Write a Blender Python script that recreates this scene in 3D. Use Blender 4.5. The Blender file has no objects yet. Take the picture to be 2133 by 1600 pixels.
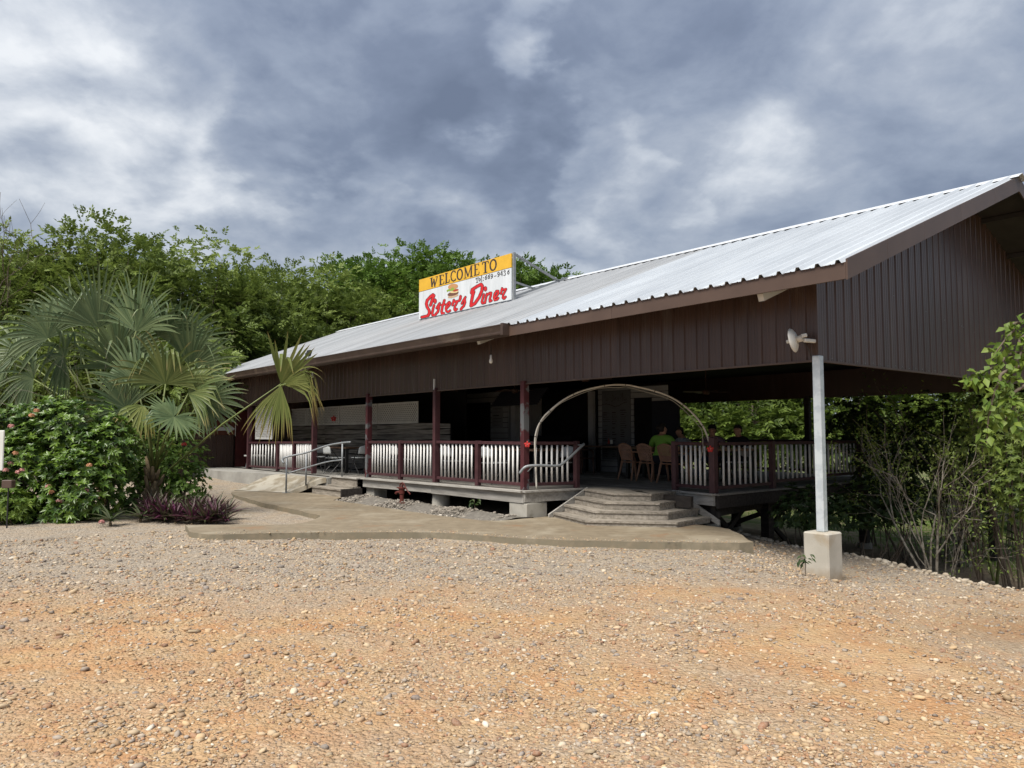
import bpy, bmesh, math, random
import numpy as np
from mathutils import Vector, Matrix
R = math.radians
sc = bpy.context.scene
col = sc.collection
random.seed(4); rng = np.random.default_rng(4)

# ------------------------------------------------------------------ camera
cam = bpy.data.cameras.new('camera'); cam.sensor_width = 36.0; cam.lens = 27.004
cam.clip_start = 0.05; cam.clip_end = 3000
camo = bpy.data.objects.new('camera', cam); col.objects.link(camo)
camo.location = (0, 0, 1.66); camo.rotation_euler = (R(90) + math.atan(105/1600), 0, 0)
sc.camera = camo
# ------------------------------------------------------------------ exposure
EV = 1.92
vs = sc.view_settings
vs.view_transform = 'Standard'; vs.look = 'None'; vs.exposure = EV; vs.gamma = 1.0
try: vs.use_curve_mapping = False
except Exception: pass
# ------------------------------------------------------------------ sky
SUN_EL, SUN_AZ = R(58), R(214)       # azimuth measured clockwise from +Y: behind the camera, to the left
world = bpy.data.worlds.new('World'); sc.world = world; world.use_nodes = True
nt = world.node_tree; nt.nodes.clear()
def wn(t, **k):
    n = nt.nodes.new(t)
    for a, b in k.items(): setattr(n, a, b)
    return n
def wl(a, b): nt.links.new(a, b)
def wmath(op, a, b=None, clamp=False):
    n = wn('ShaderNodeMath', operation=op, use_clamp=clamp)
    for i, s in enumerate((a, b)):
        if s is None: continue
        if isinstance(s, (int, float)): n.inputs[i].default_value = s
        else: wl(s, n.inputs[i])
    return n.outputs[0]
geo = wn('ShaderNodeTexCoord')
sep = wn('ShaderNodeSeparateXYZ'); wl(geo.outputs['Generated'], sep.inputs[0])
zc = wmath('ADD', wmath('MAXIMUM', sep.outputs[2], 0.0), 0.34)
px = wmath('DIVIDE', sep.outputs[0], zc); py = wmath('DIVIDE', sep.outputs[1], zc)
cmb = wn('ShaderNodeCombineXYZ'); wl(px, cmb.inputs[0]); wl(py, cmb.inputs[1])
def wnoise(scale, detail, rough, dist, off):
    mp = wn('ShaderNodeMapping'); mp.inputs['Location'].default_value = off; wl(cmb.outputs[0], mp.inputs[0])
    n = wn('ShaderNodeTexNoise'); n.inputs['Scale'].default_value = scale; n.inputs['Detail'].default_value = detail
    n.inputs['Roughness'].default_value = rough; n.inputs['Distortion'].default_value = dist; wl(mp.outputs[0], n.inputs['Vector'])
    return n.outputs['Fac']
n1 = wnoise(1.55, 12, 0.54, 0.30, (3.1, 7.7, 0)); n2 = wnoise(4.0, 12, 0.55, 0.35, (11.0, 2.0, 0)); n3 = wnoise(10.0, 8, 0.6, 0.3, (5.0, 9.0, 0))
dens = wmath('ADD', wmath('ADD', wmath('MULTIPLY', n1, 0.50), wmath('MULTIPLY', n2, 0.36)), wmath('MULTIPLY', n3, 0.14))
dens = wmath('ADD', wmath('MULTIPLY', wmath('SUBTRACT', dens, .5), 1.6), .495)
mpw = wn('ShaderNodeMapping'); mpw.inputs['Location'].default_value = (1.7, 4.2, 0); wl(cmb.outputs[0], mpw.inputs[0])
nw = wn('ShaderNodeTexNoise'); nw.inputs['Scale'].default_value = 5.0; nw.inputs['Detail'].default_value = 6; wl(mpw.outputs[0], nw.inputs['Vector'])
nws = wn('ShaderNodeVectorMath', operation='SUBTRACT'); wl(nw.outputs['Color'], nws.inputs[0]); nws.inputs[1].default_value = (.5, .5, .5)
nwm = wn('ShaderNodeVectorMath', operation='SCALE'); wl(nws.outputs[0], nwm.inputs[0]); nwm.inputs['Scale'].default_value = .36
wdir = wn('ShaderNodeVectorMath', operation='ADD'); wl(geo.outputs['Generated'], wdir.inputs[0]); wl(nwm.outputs[0], wdir.inputs[1])
wdn = wn('ShaderNodeVectorMath', operation='NORMALIZE'); wl(wdir.outputs[0], wdn.inputs[0])
# cloud masses and breaks as they stand in the sky: (direction, cos of radius, weight)
def skydir(px_, py_):
    th = math.atan(105/1600); x = (px_-1066.5)/1600; y = (800-py_)/1600
    v = Vector((x, math.cos(th)-y*math.sin(th), math.sin(th)+y*math.cos(th))); return v.normalized()
BLOBS = [((90, 230), 11, .15), ((330, 290), 8, .10), ((560, 160), 5, .13), ((1100, 110), 3.5, .22), ((1080, 190), 3, .12), ((1290, 350), 4, .14), ((700, 330), 7, .06), ((40, 60), 7, .05), ((1750, 90), 9, .06), ((930, 60), 5, .05),
         ((800, 210), 9, -.13), ((990, 300), 6, -.10), ((330, 130), 6, -.15), ((620, 270), 4, -.14), ((1200, 370), 5, -.12), ((1560, 300), 10, -.06), ((1250, 30), 8, -.07), ((2050, 320), 9, -.08), ((1500, 130), 6, .03), ((480, 40), 7, -.08), ((150, 400), 8, .04), ((560, 470), 9, .03), ((1330, 420), 7, .03)]
for (bx, by), rad, wgt in BLOBS:
    d = skydir(bx, by)
    vm = wn('ShaderNodeVectorMath', operation='DOT_PRODUCT'); wl(wdn.outputs[0], vm.inputs[0]); vm.inputs[1].default_value = d
    mr = wn('ShaderNodeMapRange', interpolation_type='SMOOTHERSTEP'); wl(vm.outputs['Value'], mr.inputs[0])
    mr.inputs[1].default_value = math.cos(R(rad*1.5)); mr.inputs[2].default_value = math.cos(R(rad*.2)); mr.inputs[3].default_value = 0; mr.inputs[4].default_value = wgt
    dens = wmath('ADD', dens, mr.outputs[0])
ramp = wn('ShaderNodeValToRGB'); wl(dens, ramp.inputs[0])
cr = ramp.color_ramp; K = 2.0**-EV
stops = [(0.16, (.150, .182, .255)), (0.34, (.215, .256, .345)), (0.48, (.318, .366, .458)), (0.58, (.42, .465, .545)), (0.68, (.60, .64, .70)), (0.82, (.90, .92, .94))]
cr.elements[0].position = stops[0][0]; cr.elements[0].color = (*[c*K for c in stops[0][1]], 1)
cr.elements[1].position = stops[-1][0]; cr.elements[1].color = (*[c*K for c in stops[-1][1]], 1)
for p, c in stops[1:-1]:
    e = cr.elements.new(p); e.color = (*[q*K for q in c], 1)
sky = wn('ShaderNodeTexSky', sky_type='NISHITA'); sky.sun_disc = False; sky.sun_elevation = SUN_EL; sky.sun_rotation = SUN_AZ
sm = wn('ShaderNodeVectorMath', operation='SCALE'); wl(sky.outputs[0], sm.inputs[0]); sm.inputs['Scale'].default_value = 0.05
mix = wn('ShaderNodeMix', data_type='RGBA'); mix.inputs[0].default_value = 0.90
wl(sm.outputs[0], mix.inputs[6]); wl(ramp.outputs[0], mix.inputs[7])
zz = wmath('MAXIMUM', sep.outputs[2], 0.0)
over = wmath('ADD', wmath('MULTIPLY', wmath('MULTIPLY', zz, zz), .75), .92)      # an overcast sky is brighter overhead
bg = wn('ShaderNodeBackground'); wl(over, bg.inputs[1]); wl(mix.outputs[2], bg.inputs[0])
wo = wn('ShaderNodeOutputWorld'); wl(bg.outputs[0], wo.inputs[0])
# ------------------------------------------------------------------ sun through thin cloud
sl = bpy.data.lights.new('sun', 'SUN'); sl.energy = 1.5; sl.angle = R(28); sl.color = (1.0, .95, .87)
so = bpy.data.objects.new('sun', sl); col.objects.link(so)
sd = Vector((math.sin(SUN_AZ)*math.cos(SUN_EL), math.cos(SUN_AZ)*math.cos(SUN_EL), math.sin(SUN_EL)))
so.rotation_euler = sd.to_track_quat('Z', 'Y').to_euler(); so.location = (0, 0, 40)

# ------------------------------------------------------------------ material helpers
def new_mat(name):
    m = bpy.data.materials.new(name); m.use_nodes = True
    b = m.node_tree.nodes['Principled BSDF']
    return m, m.node_tree, b
def L(t, a, b): t.links.new(a, b)
def c4(c): return (c[0], c[1], c[2], 1)
def noise_node(t, vec, scale, detail=4, rough=.55, dist=0.):
    n = t.nodes.new('ShaderNodeTexNoise'); n.inputs['Scale'].default_value = scale; n.inputs['Detail'].default_value = detail
    n.inputs['Roughness'].default_value = rough; n.inputs['Distortion'].default_value = dist; L(t, vec, n.inputs['Vector']); return n
def maprange(t, val, a, b, c=0., d=1., smooth=False):
    n = t.nodes.new('ShaderNodeMapRange'); L(t, val, n.inputs[0])
    if smooth: n.interpolation_type = 'SMOOTHSTEP'
    for i, x in enumerate((a, b, c, d)): n.inputs[i+1].default_value = x
    return n.outputs[0]
def mixc(t, fac, a, b, mode='MIX'):
    n = t.nodes.new('ShaderNodeMix'); n.data_type = 'RGBA'; n.blend_type = mode
    for i, s in ((0, fac), (6, a), (7, b)):
        if isinstance(s, (int, float)): n.inputs[i].default_value = s
        elif isinstance(s, tuple): n.inputs[i].default_value = c4(s)
        else: L(t, s, n.inputs[i])
    return n.outputs[2]
def mth(t, op, a, b=None):
    n = t.nodes.new('ShaderNodeMath'); n.operation = op
    for i, s in enumerate((a, b)):
        if s is None: continue
        if isinstance(s, (int, float)): n.inputs[i].default_value = s
        else: L(t, s, n.inputs[i])
    return n.outputs[0]
def coords(t, kind='Object', stretch=(1, 1, 1), jitter=True):
    tc = t.nodes.new('ShaderNodeTexCoord')
    v = tc.outputs['Object']
    if kind == 'World':
        g = t.nodes.new('ShaderNodeNewGeometry'); v = g.outputs['Position']
    mp = t.nodes.new('ShaderNodeMapping'); mp.inputs['Scale'].default_value = stretch
    L(t, v, mp.inputs[0]); v = mp.outputs[0]
    if jitter and kind == 'Object':
        oi = t.nodes.new('ShaderNodeObjectInfo'); sc_ = mth(t, 'MULTIPLY', oi.outputs['Random'], 37.)
        ad = t.nodes.new('ShaderNodeVectorMath'); ad.operation = 'ADD'; L(t, v, ad.inputs[0]); L(t, sc_, ad.inputs[1]); v = ad.outputs[0]
    return v
def bump(t, b, h, strength=.3, dist=.01):
    n = t.nodes.new('ShaderNodeBump'); n.inputs['Strength'].default_value = strength; n.inputs['Distance'].default_value = dist
    L(t, h, n.inputs['Height']); L(t, n.outputs[0], b.inputs['Normal'])
def pmat(name, c1, c2=None, scale=4., rough=.6, spec=.35, metal=0., bmp=.0, bscale=40., objrand=0., stretch=(1, 1, 1), kind='Object', lo=.35, hi=.65, stain=None, stain_scale=1.2, stain_lo=.55, stain_hi=.7, detail=5):
    m, t, b = new_mat(name)
    v = coords(t, kind, stretch)
    n = noise_node(t, v, scale, detail)
    c = mixc(t, maprange(t, n.outputs['Fac'], lo, hi), c1, c2 or c1)
    if stain:
        s = noise_node(t, v, stain_scale, 6, .62, .4); c = mixc(t, maprange(t, s.outputs['Fac'], stain_lo, stain_hi), c, stain)
    if objrand:
        oi = t.nodes.new('ShaderNodeObjectInfo'); f = maprange(t, oi.outputs['Random'], 0, 1, 1-objrand, 1+objrand)
        sc_ = t.nodes.new('ShaderNodeVectorMath'); sc_.operation = 'SCALE'; L(t, c, sc_.inputs[0]); L(t, f, sc_.inputs['Scale']); c = sc_.outputs[0]
    L(t, c, b.inputs['Base Color']); b.inputs['Roughness'].default_value = rough
    b.inputs['Specular IOR Level'].default_value = spec; b.inputs['Metallic'].default_value = metal
    if bmp:
        bn = noise_node(t, v, bscale, 4); bump(t, b, bn.outputs['Fac'], bmp, .01)
    return m
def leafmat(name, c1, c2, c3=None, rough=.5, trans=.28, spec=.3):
    """per-leaf attribute 'rnd' blends each leaf between two greens; 'tip' browns the end of a blade"""
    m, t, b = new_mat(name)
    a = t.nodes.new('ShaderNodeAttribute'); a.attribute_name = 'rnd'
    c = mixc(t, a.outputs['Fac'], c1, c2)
    if c3 is not None:
        a2 = t.nodes.new('ShaderNodeAttribute'); a2.attribute_name = 'tip'; c = mixc(t, a2.outputs['Fac'], c, c3)
    L(t, c, b.inputs['Base Color']); b.inputs['Roughness'].default_value = rough; b.inputs['Specular IOR Level'].default_value = spec
    tr = t.nodes.new('ShaderNodeBsdfTranslucent'); L(t, mixc(t, .5, c, (.35, .5, .08), 'MULTIPLY') if False else c, tr.inputs[0])
    mx = t.nodes.new('ShaderNodeMixShader'); mx.inputs[0].default_value = trans
    L(t, b.outputs[0], mx.inputs[1]); L(t, tr.outputs[0], mx.inputs[2])
    L(t, mx.outputs[0], t.nodes['Material Output'].inputs[0])
    return m

# ------------------------------------------------------------------ mesh helpers
def tagp(o, label=None, cat=None, group=None, kind=None):
    if label: o['label'] = label
    if cat: o['category'] = cat
    if group: o['group'] = group
    if kind: o['kind'] = kind
    return o
def link(o, parent=None):
    col.objects.link(o)
    if parent is not None: o.parent = parent
    return o
def thing(name, label, cat, loc=(0, 0, 0), rotz=0., group=None):
    o = bpy.data.objects.new(name, None); o.empty_display_size = .2; col.objects.link(o)
    o.location = loc; o.rotation_euler = (0, 0, rotz)
    return tagp(o, label, cat, group)
class MB:
    def __init__(s): s.v = []; s.f = []; s.mi = []; s.cur = 0
    def add(s, vs_, fs_):
        k = len(s.v); s.v += [tuple(map(float, p)) for p in vs_]
        for f in fs_: s.f.append(tuple(k+i for i in f)); s.mi.append(s.cur)
        return s
    def box(s, x0, x1, y0, y1, z0, z1, ch=0., M=None):
        if ch <= 0:
            vs_ = [(x, y, z) for z in (z0, z1) for y in (y0, y1) for x in (x0, x1)]
            fs_ = [(0, 2, 3, 1), (4, 5, 7, 6), (0, 1, 5, 4), (2, 6, 7, 3), (0, 4, 6, 2), (1, 3, 7, 5)]
        else:
            bm = bmesh.new(); bmesh.ops.create_cube(bm, size=1)
            for v in bm.verts: v.co = Vector(((x0+x1)/2+v.co.x*(x1-x0), (y0+y1)/2+v.co.y*(y1-y0), (z0+z1)/2+v.co.z*(z1-z0)))
            bmesh.ops.bevel(bm, geom=bm.edges[:], offset=ch, segments=1, affect='EDGES')
            bm.verts.index_update(); vs_ = [tuple(v.co) for v in bm.verts]; fs_ = [tuple(v.index for v in f.verts) for f in bm.faces]; bm.free()
        if M is not None: vs_ = [tuple(M @ Vector(p)) for p in vs_]
        return s.add(vs_, fs_)
    def bar(s, a, b, w, h, up=(0, 0, 1), ch=0.):
        a = Vector(a); b = Vector(b); d = b-a; l = d.length; d.normalize(); up = Vector(up)
        if abs(d.dot(up)) > .98: up = Vector((1, 0, 0))
        sx = d.cross(up).normalized(); uz = sx.cross(d).normalized()
        M = Matrix((d, sx, uz)).transposed().to_4x4(); M.translation = a
        return s.box(0, l, -w/2, w/2, -h/2, h/2, ch, M)
    def tube(s, pts, r, n=8, caps=True):
        pts = [Vector(p) for p in pts]; m = len(pts); rs = [r]*m if isinstance(r, (int, float)) else list(r)
        vs_ = []; fs_ = []; prev = None
        for i, p in enumerate(pts):
            d = (pts[min(i+1, m-1)]-pts[max(i-1, 0)])
            if d.length < 1e-9: d = Vector((0, 0, 1))
            d.normalize()
            if prev is None:
                a = Vector((1, 0, 0)) if abs(d.x) < .8 else Vector((0, 1, 0)); x = d.cross(a).normalized()
            else:
                x = (prev-d*prev.dot(d))
                x = x.normalized() if x.length > 1e-6 else d.orthogonal().normalized()
            prev = x; y = d.cross(x)
            for k in range(n):
                an = 2*math.pi*k/n; vs_.append(p+(x*math.cos(an)+y*math.sin(an))*rs[i])
        for i in range(m-1):
            for k in range(n):
                k2 = (k+1) % n; fs_.append((i*n+k, i*n+k2, (i+1)*n+k2, (i+1)*n+k))
        if caps: fs_.append(tuple(range(n-1, -1, -1))); fs_.append(tuple((m-1)*n+k for k in range(n)))
        return s.add(vs_, fs_)
    def lathe(s, prof, n=20, c=(0, 0, 0), M=None):
        vs_ = []; fs_ = []; m = len(prof)
        for r_, z in prof:
            for k in range(n):
                a = 2*math.pi*k/n; p = Vector((r_*math.cos(a), r_*math.sin(a), z))
                if M is not None: p = M @ p
                vs_.append((c[0]+p[0], c[1]+p[1], c[2]+p[2]))
        for i in range(m-1):
            for k in range(n): k2 = (k+1) % n; fs_.append((i*n+k, i*n+k2, (i+1)*n+k2, (i+1)*n+k))
        if prof[0][0] > 1e-5: fs_.append(tuple(range(n-1, -1, -1)))
        if prof[-1][0] > 1e-5: fs_.append(tuple((m-1)*n+k for k in range(n)))
        return s.add(vs_, fs_)
    def prism(s, pts, z0, z1):
        n = len(pts); zt = z1 if hasattr(z1, '__len__') else [z1]*n; zb = z0 if hasattr(z0, '__len__') else [z0]*n
        vs_ = [(p[0], p[1], zb[i]) for i, p in enumerate(pts)]+[(p[0], p[1], zt[i]) for i, p in enumerate(pts)]
        fs_ = [tuple(range(n-1, -1, -1)), tuple(range(n, 2*n))]+[(i, (i+1) % n, n+(i+1) % n, n+i) for i in range(n)]
        return s.add(vs_, fs_)
    def ellipsoid(s, c, r, n=10, m=7):
        prof = []
        for i in range(m+1):
            a = -math.pi/2+math.pi*i/m; prof.append((math.cos(a), math.sin(a)))
        M = Matrix.Diagonal((r[0], r[1], r[2]))
        return s.lathe(prof, n, c, M)
    def mesh(s, name, mat, smooth=False):
        me = bpy.data.meshes.new(name); me.from_pydata(s.v, [], s.f)
        for mm in (mat if isinstance(mat, (list, tuple)) else [mat]): me.materials.append(mm)
        me.polygons.foreach_set('material_index', s.mi)
        if smooth: me.polygons.foreach_set('use_smooth', [True]*len(s.f))
        bm = bmesh.new(); bm.from_mesh(me); bmesh.ops.recalc_face_normals(bm, faces=bm.faces); bm.to_mesh(me); bm.free()
        me.update(); return me
    def build(s, name, mat, parent=None, loc=(0, 0, 0), rotz=0., smooth=False, rot=None):
        o = bpy.data.objects.new(name, s.mesh(name, mat, smooth)); link(o, parent); o.location = loc
        o.rotation_euler = rot if rot else (0, 0, rotz); return o
def inst(name, me, parent=None, loc=(0, 0, 0), rotz=0., scale=None, rot=None):
    o = bpy.data.objects.new(name, me); link(o, parent); o.location = loc; o.rotation_euler = rot if rot else (0, 0, rotz)
    if scale is not None: o.scale = scale if hasattr(scale, '__len__') else (scale,)*3
    return o
def np_mesh(name, V, F, mat, attrs=None, smooth=False):
    """V (n,3), F (m,k) with k corners each; attrs {name: per-vertex floats}"""
    me = bpy.data.meshes.new(name); V = np.asarray(V, np.float32); F = np.asarray(F, np.int32); k = F.shape[1]
    me.vertices.add(len(V)); me.vertices.foreach_set('co', V.ravel())
    me.loops.add(F.size); me.loops.foreach_set('vertex_index', F.ravel())
    me.polygons.add(len(F)); me.polygons.foreach_set('loop_start', np.arange(0, F.size, k, dtype=np.int32))
    if smooth: me.polygons.foreach_set('use_smooth', np.ones(len(F), bool))
    for an, av in (attrs or {}).items():
        av = np.asarray(av, np.float32)
        if av.ndim == 1: at = me.attributes.new(an, 'FLOAT', 'POINT'); at.data.foreach_set('value', av)
        else: at = me.attributes.new(an, 'FLOAT_COLOR', 'POINT'); at.data.foreach_set('color', np.c_[av, np.ones(len(av), np.float32)].ravel())
    for mm in (mat if isinstance(mat, (list, tuple)) else [mat]): me.materials.append(mm)
    me.update(calc_edges=True); me.validate(); return me
def copy_tree(o, parent=None, label=None):
    c = o.copy(); col.objects.link(c); c.parent = parent
    if label: c['label'] = label
    for ch in list(o.children): copy_tree(ch, c)
    return c
def norm(a): return a/np.maximum(np.linalg.norm(a, axis=-1, keepdims=True), 1e-9)

# ------------------------------------------------------------------ building frame: u along the front (towards the car park end), v into the building
OX, OY = .2447, 14.8173
BA = R(-51.0)
def B(u, v, z=0.): return Vector((OX+u*math.cos(BA)-v*math.sin(BA), OY+u*math.sin(BA)+v*math.cos(BA), z))
def ss(a, b, x): t = np.clip((x-a)/(b-a), 0, 1); return t*t*(3-2*t)
# ------------------------------------------------------------------ terrain
CREST = np.array([(12.5, 2.5), (9.0, 6.6), (7.4, 8.5), (6.33, 9.67), (5.91, 10.29), (5.74, 11.18), (5.42, 12.48), (4.79, 13.53), (4.4, 15), (3.4, 17), (.8, 21), (-3, 27), (-5, 34), (-6, 90)])
def crest_dist(x, y):
    P = np.stack([np.asarray(x, float), np.asarray(y, float)], -1); best = np.full(P.shape[:-1], 1e9); sign = np.ones(P.shape[:-1])
    for a, b in zip(CREST[:-1], CREST[1:]):
        d = b-a; t = np.clip(((P-a)@d)/(d@d), 0, 1); q = a+t[..., None]*d; dd = np.linalg.norm(P-q, axis=-1)
        cr_ = d[0]*(P[..., 1]-a[1])-d[1]*(P[..., 0]-a[0]); m = dd < best-1e-9
        best = np.where(m, dd, best); sign = np.where(m, np.where(cr_ < 0, 1., -1.), sign)
    return best*sign
def gz(x, y):
    x = np.asarray(x, float); y = np.asarray(y, float); d = crest_dist(x, y)
    z = -.26*ss(2.9, 4.7, x)*ss(22, 13, y)
    z = z-.85*ss(0., 1.7, d)-.035*np.clip(d-1.7, 0, 14)
    z = z+.012*np.sin(x*1.3+.4*y)*np.sin(y*.9)+.03*ss(-6.2, -8, x)*ss(12.5, 14.5, y)+.24*np.exp(-(((x+10.6)/3.4)**2+((y-24.4)/3.0)**2))
    return z
def gzs(x, y): return float(gz(np.array([x]), np.array([y]))[0])
# ------------------------------------------------------------------ materials
M = {}
M['maroon'] = pmat('maroon_paint', (.052, .019, .023), (.074, .030, .034), 6, .5, .4, bmp=.05, objrand=.12, stain=(.16, .09, .09), stain_scale=3.2, stain_lo=.68, stain_hi=.74)
M['peel'] = pmat('peeling_maroon_paint', (.070, .018, .022), (.085, .026, .030), 6, .6, .3, bmp=.2, stain=(.125, .13, .135), stain_scale=2.6, stain_lo=.54, stain_hi=.56)
M['pvc'] = pmat('white_pvc', (.80, .79, .77), (.72, .71, .69), 3, .45, .4, objrand=.05, stain=(.55, .53, .48), stain_scale=5, stain_lo=.68, stain_hi=.85)
M['deckwood'] = pmat('weathered_deck_wood', (.30, .28, .25), (.16, .148, .132), 5, .85, .15, bmp=.35, bscale=25, objrand=.2, stretch=(.6, 7, 7), detail=7)
M['rimwood'] = pmat('grey_rim_board', (.42, .40, .365), (.27, .255, .23), 4, .85, .15, bmp=.3, bscale=20, objrand=.08, stretch=(.5, 4, 6), stain=(.17, .155, .13), stain_scale=1.5, stain_lo=.6, stain_hi=.75, detail=7)
M['stepwood'] = pmat('worn_step_wood', (.37, .33, .275), (.20, .175, .145), 4, .88, .12, bmp=.4, bscale=22, objrand=.15, stretch=(.7, 6, 6), stain=(.40, .37, .33), stain_scale=3, stain_lo=.62, stain_hi=.74, detail=7)
M['darktimber'] = pmat('dark_timber', (.060, .052, .046), (.035, .030, .027), 5, .85, .15, bmp=.3, stretch=(1, 4, 4))
M['conc'] = pmat('pier_concrete', (.44, .42, .37), (.33, .31, .27), 3, .9, .15, bmp=.35, bscale=45, stain=(.22, .20, .155), stain_scale=2.2, stain_lo=.55, stain_hi=.72)
M['ped'] = pmat('pedestal_concrete', (.47, .44, .38), (.39, .365, .31), 2.5, .9, .15, bmp=.25, bscale=50, stain=(.33, .26, .17), stain_scale=1.7, stain_lo=.55, stain_hi=.75)
M['galv'] = pmat('galvanised_steel', (.52, .58, .62), (.64, .70, .73), 7, .42, .5, metal=.35, objrand=.05, stretch=(1, 1, 1.2), lo=.42, hi=.55)
M['galvpipe'] = pmat('galvanised_pipe', (.20, .215, .225), (.27, .285, .295), 9, .45, .4, metal=.2)
M['clad'] = pmat('brown_cladding', (.062, .036, .028), (.077, .046, .036), 2.2, .30, .5, objrand=.12, bmp=.10, bscale=5, stretch=(2.5, 2.5, .3), stain=(.10, .078, .068), stain_scale=1.6, stain_lo=.55, stain_hi=.78)
M['trim'] = pmat('brown_trim', (.080, .052, .040), (.098, .064, .049), 2., .45, .45, objrand=.06, stain=(.22, .165, .125), stain_scale=2.6, stain_lo=.67, stain_hi=.74)
M['gutter'] = pmat('gutter_brown', (.052, .034, .027), (.070, .047, .037), 3., .5, .4, stain=(.11, .08, .06), stain_scale=2)
M['roofnew'] = pmat('new_zinc_roof', (.60, .63, .65), (.50, .53, .555), 1.3, .36, .5, metal=.25, objrand=.04, stretch=(1, .25, 1))
M['roofold'] = pmat('weathered_zinc_roof', (.43, .44, .445), (.34, .35, .355), 1.6, .46, .4, metal=.2, objrand=.10, stretch=(1.5, .22, 1), stain=(.32, .315, .30), stain_scale=.8, stain_lo=.58, stain_hi=.75)
M['ridge'] = pmat('ridge_cap_zinc', (.68, .70, .715), (.6, .62, .64), 3, .4, .5, metal=.2)
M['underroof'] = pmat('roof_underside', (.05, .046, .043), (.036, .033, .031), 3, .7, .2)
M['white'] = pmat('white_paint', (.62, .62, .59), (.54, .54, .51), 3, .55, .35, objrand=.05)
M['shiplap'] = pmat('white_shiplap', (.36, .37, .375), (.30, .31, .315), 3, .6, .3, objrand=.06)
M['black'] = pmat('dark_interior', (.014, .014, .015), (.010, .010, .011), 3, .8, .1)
M['bluewall'] = pmat('dark_blue_panel', (.022, .024, .036), (.018, .019, .028), 3, .6, .2)
M['lattice'] = pmat('white_lattice', (.66, .66, .64), (.58, .58, .56), 4, .5, .35)
M['slat'] = pmat('waney_slat', (.25, .235, .215), (.11, .10, .09), 3, .8, .2, bmp=.2, objrand=.25, stretch=(.5, 1, 8), detail=6)
M['reddoor'] = pmat('dark_red_door', (.075, .012, .012), (.055, .010, .010), 4, .5, .35)
M['slatefloor'] = pmat('concrete_floor', (.34, .33, .30), (.25, .24, .22), 2.5, .85, .2, bmp=.15, stain=(.17, .16, .14), stain_scale=.9)
M['blackmetal'] = pmat('black_metal', (.02, .02, .021), (.028, .028, .03), 8, .45, .4)
M['redpaint'] = pmat('rusty_red_paint', (.13, .028, .023), (.09, .022, .018), 14, .6, .3, bmp=.2, bscale=60, stain=(.13, .045, .025), stain_scale=8)
M['plastic'] = pmat('white_plastic', (.70, .70, .67), (.62, .62, .58), 3, .4, .4)
M['foldplastic'] = pmat('grey_white_plastic', (.55, .57, .57), (.48, .50, .50), 3, .5, .35)
M['chairplastic'] = pmat('brown_plastic', (.44, .25, .165), (.37, .21, .135), 5, .4, .4)
M['chairdark'] = pmat('dark_brown_plastic', (.13, .075, .055), (.10, .06, .045), 5, .4, .4)
M['tabletop'] = pmat('table_top', (.16, .095, .06), (.12, .07, .045), 5, .4, .4, stretch=(1, 6, 1))
M['red'] = pmat('red_flower', (.50, .03, .03), (.62, .06, .05), 20, .6, .3)
M['cream'] = pmat('cream_pipe', (.60, .57, .51), (.52, .49, .43), 3, .5, .3)
M['cable'] = pmat('pale_cable', (.33, .31, .27), (.27, .25, .22), 3, .6, .3)

# ------------------------------------------------------------------ ground
def axis(dense, *far):
    far = sorted(far); return np.array([-f for f in reversed(far)] if False else [])
xs = np.concatenate([[-900, -500, -250, -140, -90, -60, -45, -36, -30, -26], np.linspace(-23, 23, 176), [26, 30, 36, 45, 60, 90, 140, 250, 500, 900]])
ys = np.concatenate([[-300, -120, -60, -30, -15, -8, -4, -2], np.linspace(-1, 45, 180), [48, 52, 58, 66, 80, 110, 160, 260, 500, 1000]])
GX, GY = np.meshgrid(xs, ys); GZ = gz(GX, GY)
# low roughness of the lot
GZ = GZ+.008*np.sin(GX*5.1+GY*2.3)*np.sin(GY*4.7-GX*1.1)
V = np.stack([GX, GY, GZ], -1).reshape(-1, 3); nx, ny = len(xs), len(ys)
ii, jj = np.meshgrid(np.arange(nx-1), np.arange(ny-1)); i0 = (jj*nx+ii).ravel()
F = np.stack([i0, i0+1, i0+nx+1, i0+nx], -1)
d = crest_dist(V[:, 0], V[:, 1])
PATCH = [(-2.2, 6.3, 1.5), (-3.6, 5.6, 1.2), (1.1, 5.4, 1.1), (3.3, 6.4, 1.4), (4.8, 7.2, 1.0), (.2, 7.1, .9), (-.9, 4.6, .9), (2.3, 4.7, .9), (-4.6, 7.6, .9), (1.8, 8.3, .7), (-1.2, 8.2, .6), (.5, 3.6, .8), (3.0, 3.6, .8), (-2.6, 4.0, .7)]
def dusty(x, y):
    o = np.zeros(np.shape(x))
    for a, b_, r_ in PATCH: o = np.maximum(o, np.exp(-(((x-a)/(r_*1.25))**2+((y-b_)/(r_*.75))**2)**1.3))
    return o
orange = np.clip(.58*ss(9.8, 7.0, V[:, 1]-.22*V[:, 0]*ss(0, 6, V[:, 0]))+.75*dusty(V[:, 0]+.2*np.sin(V[:, 1]*3), V[:, 1]+.15*np.sin(V[:, 0]*2.7)), 0, 1)
low = ss(.1, .9, d)
grass = np.clip(ss(4.5, 7.5, d)+ss(25, 31, V[:, 1])*ss(-14, -17, V[:, 0]), 0, 1)
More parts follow.
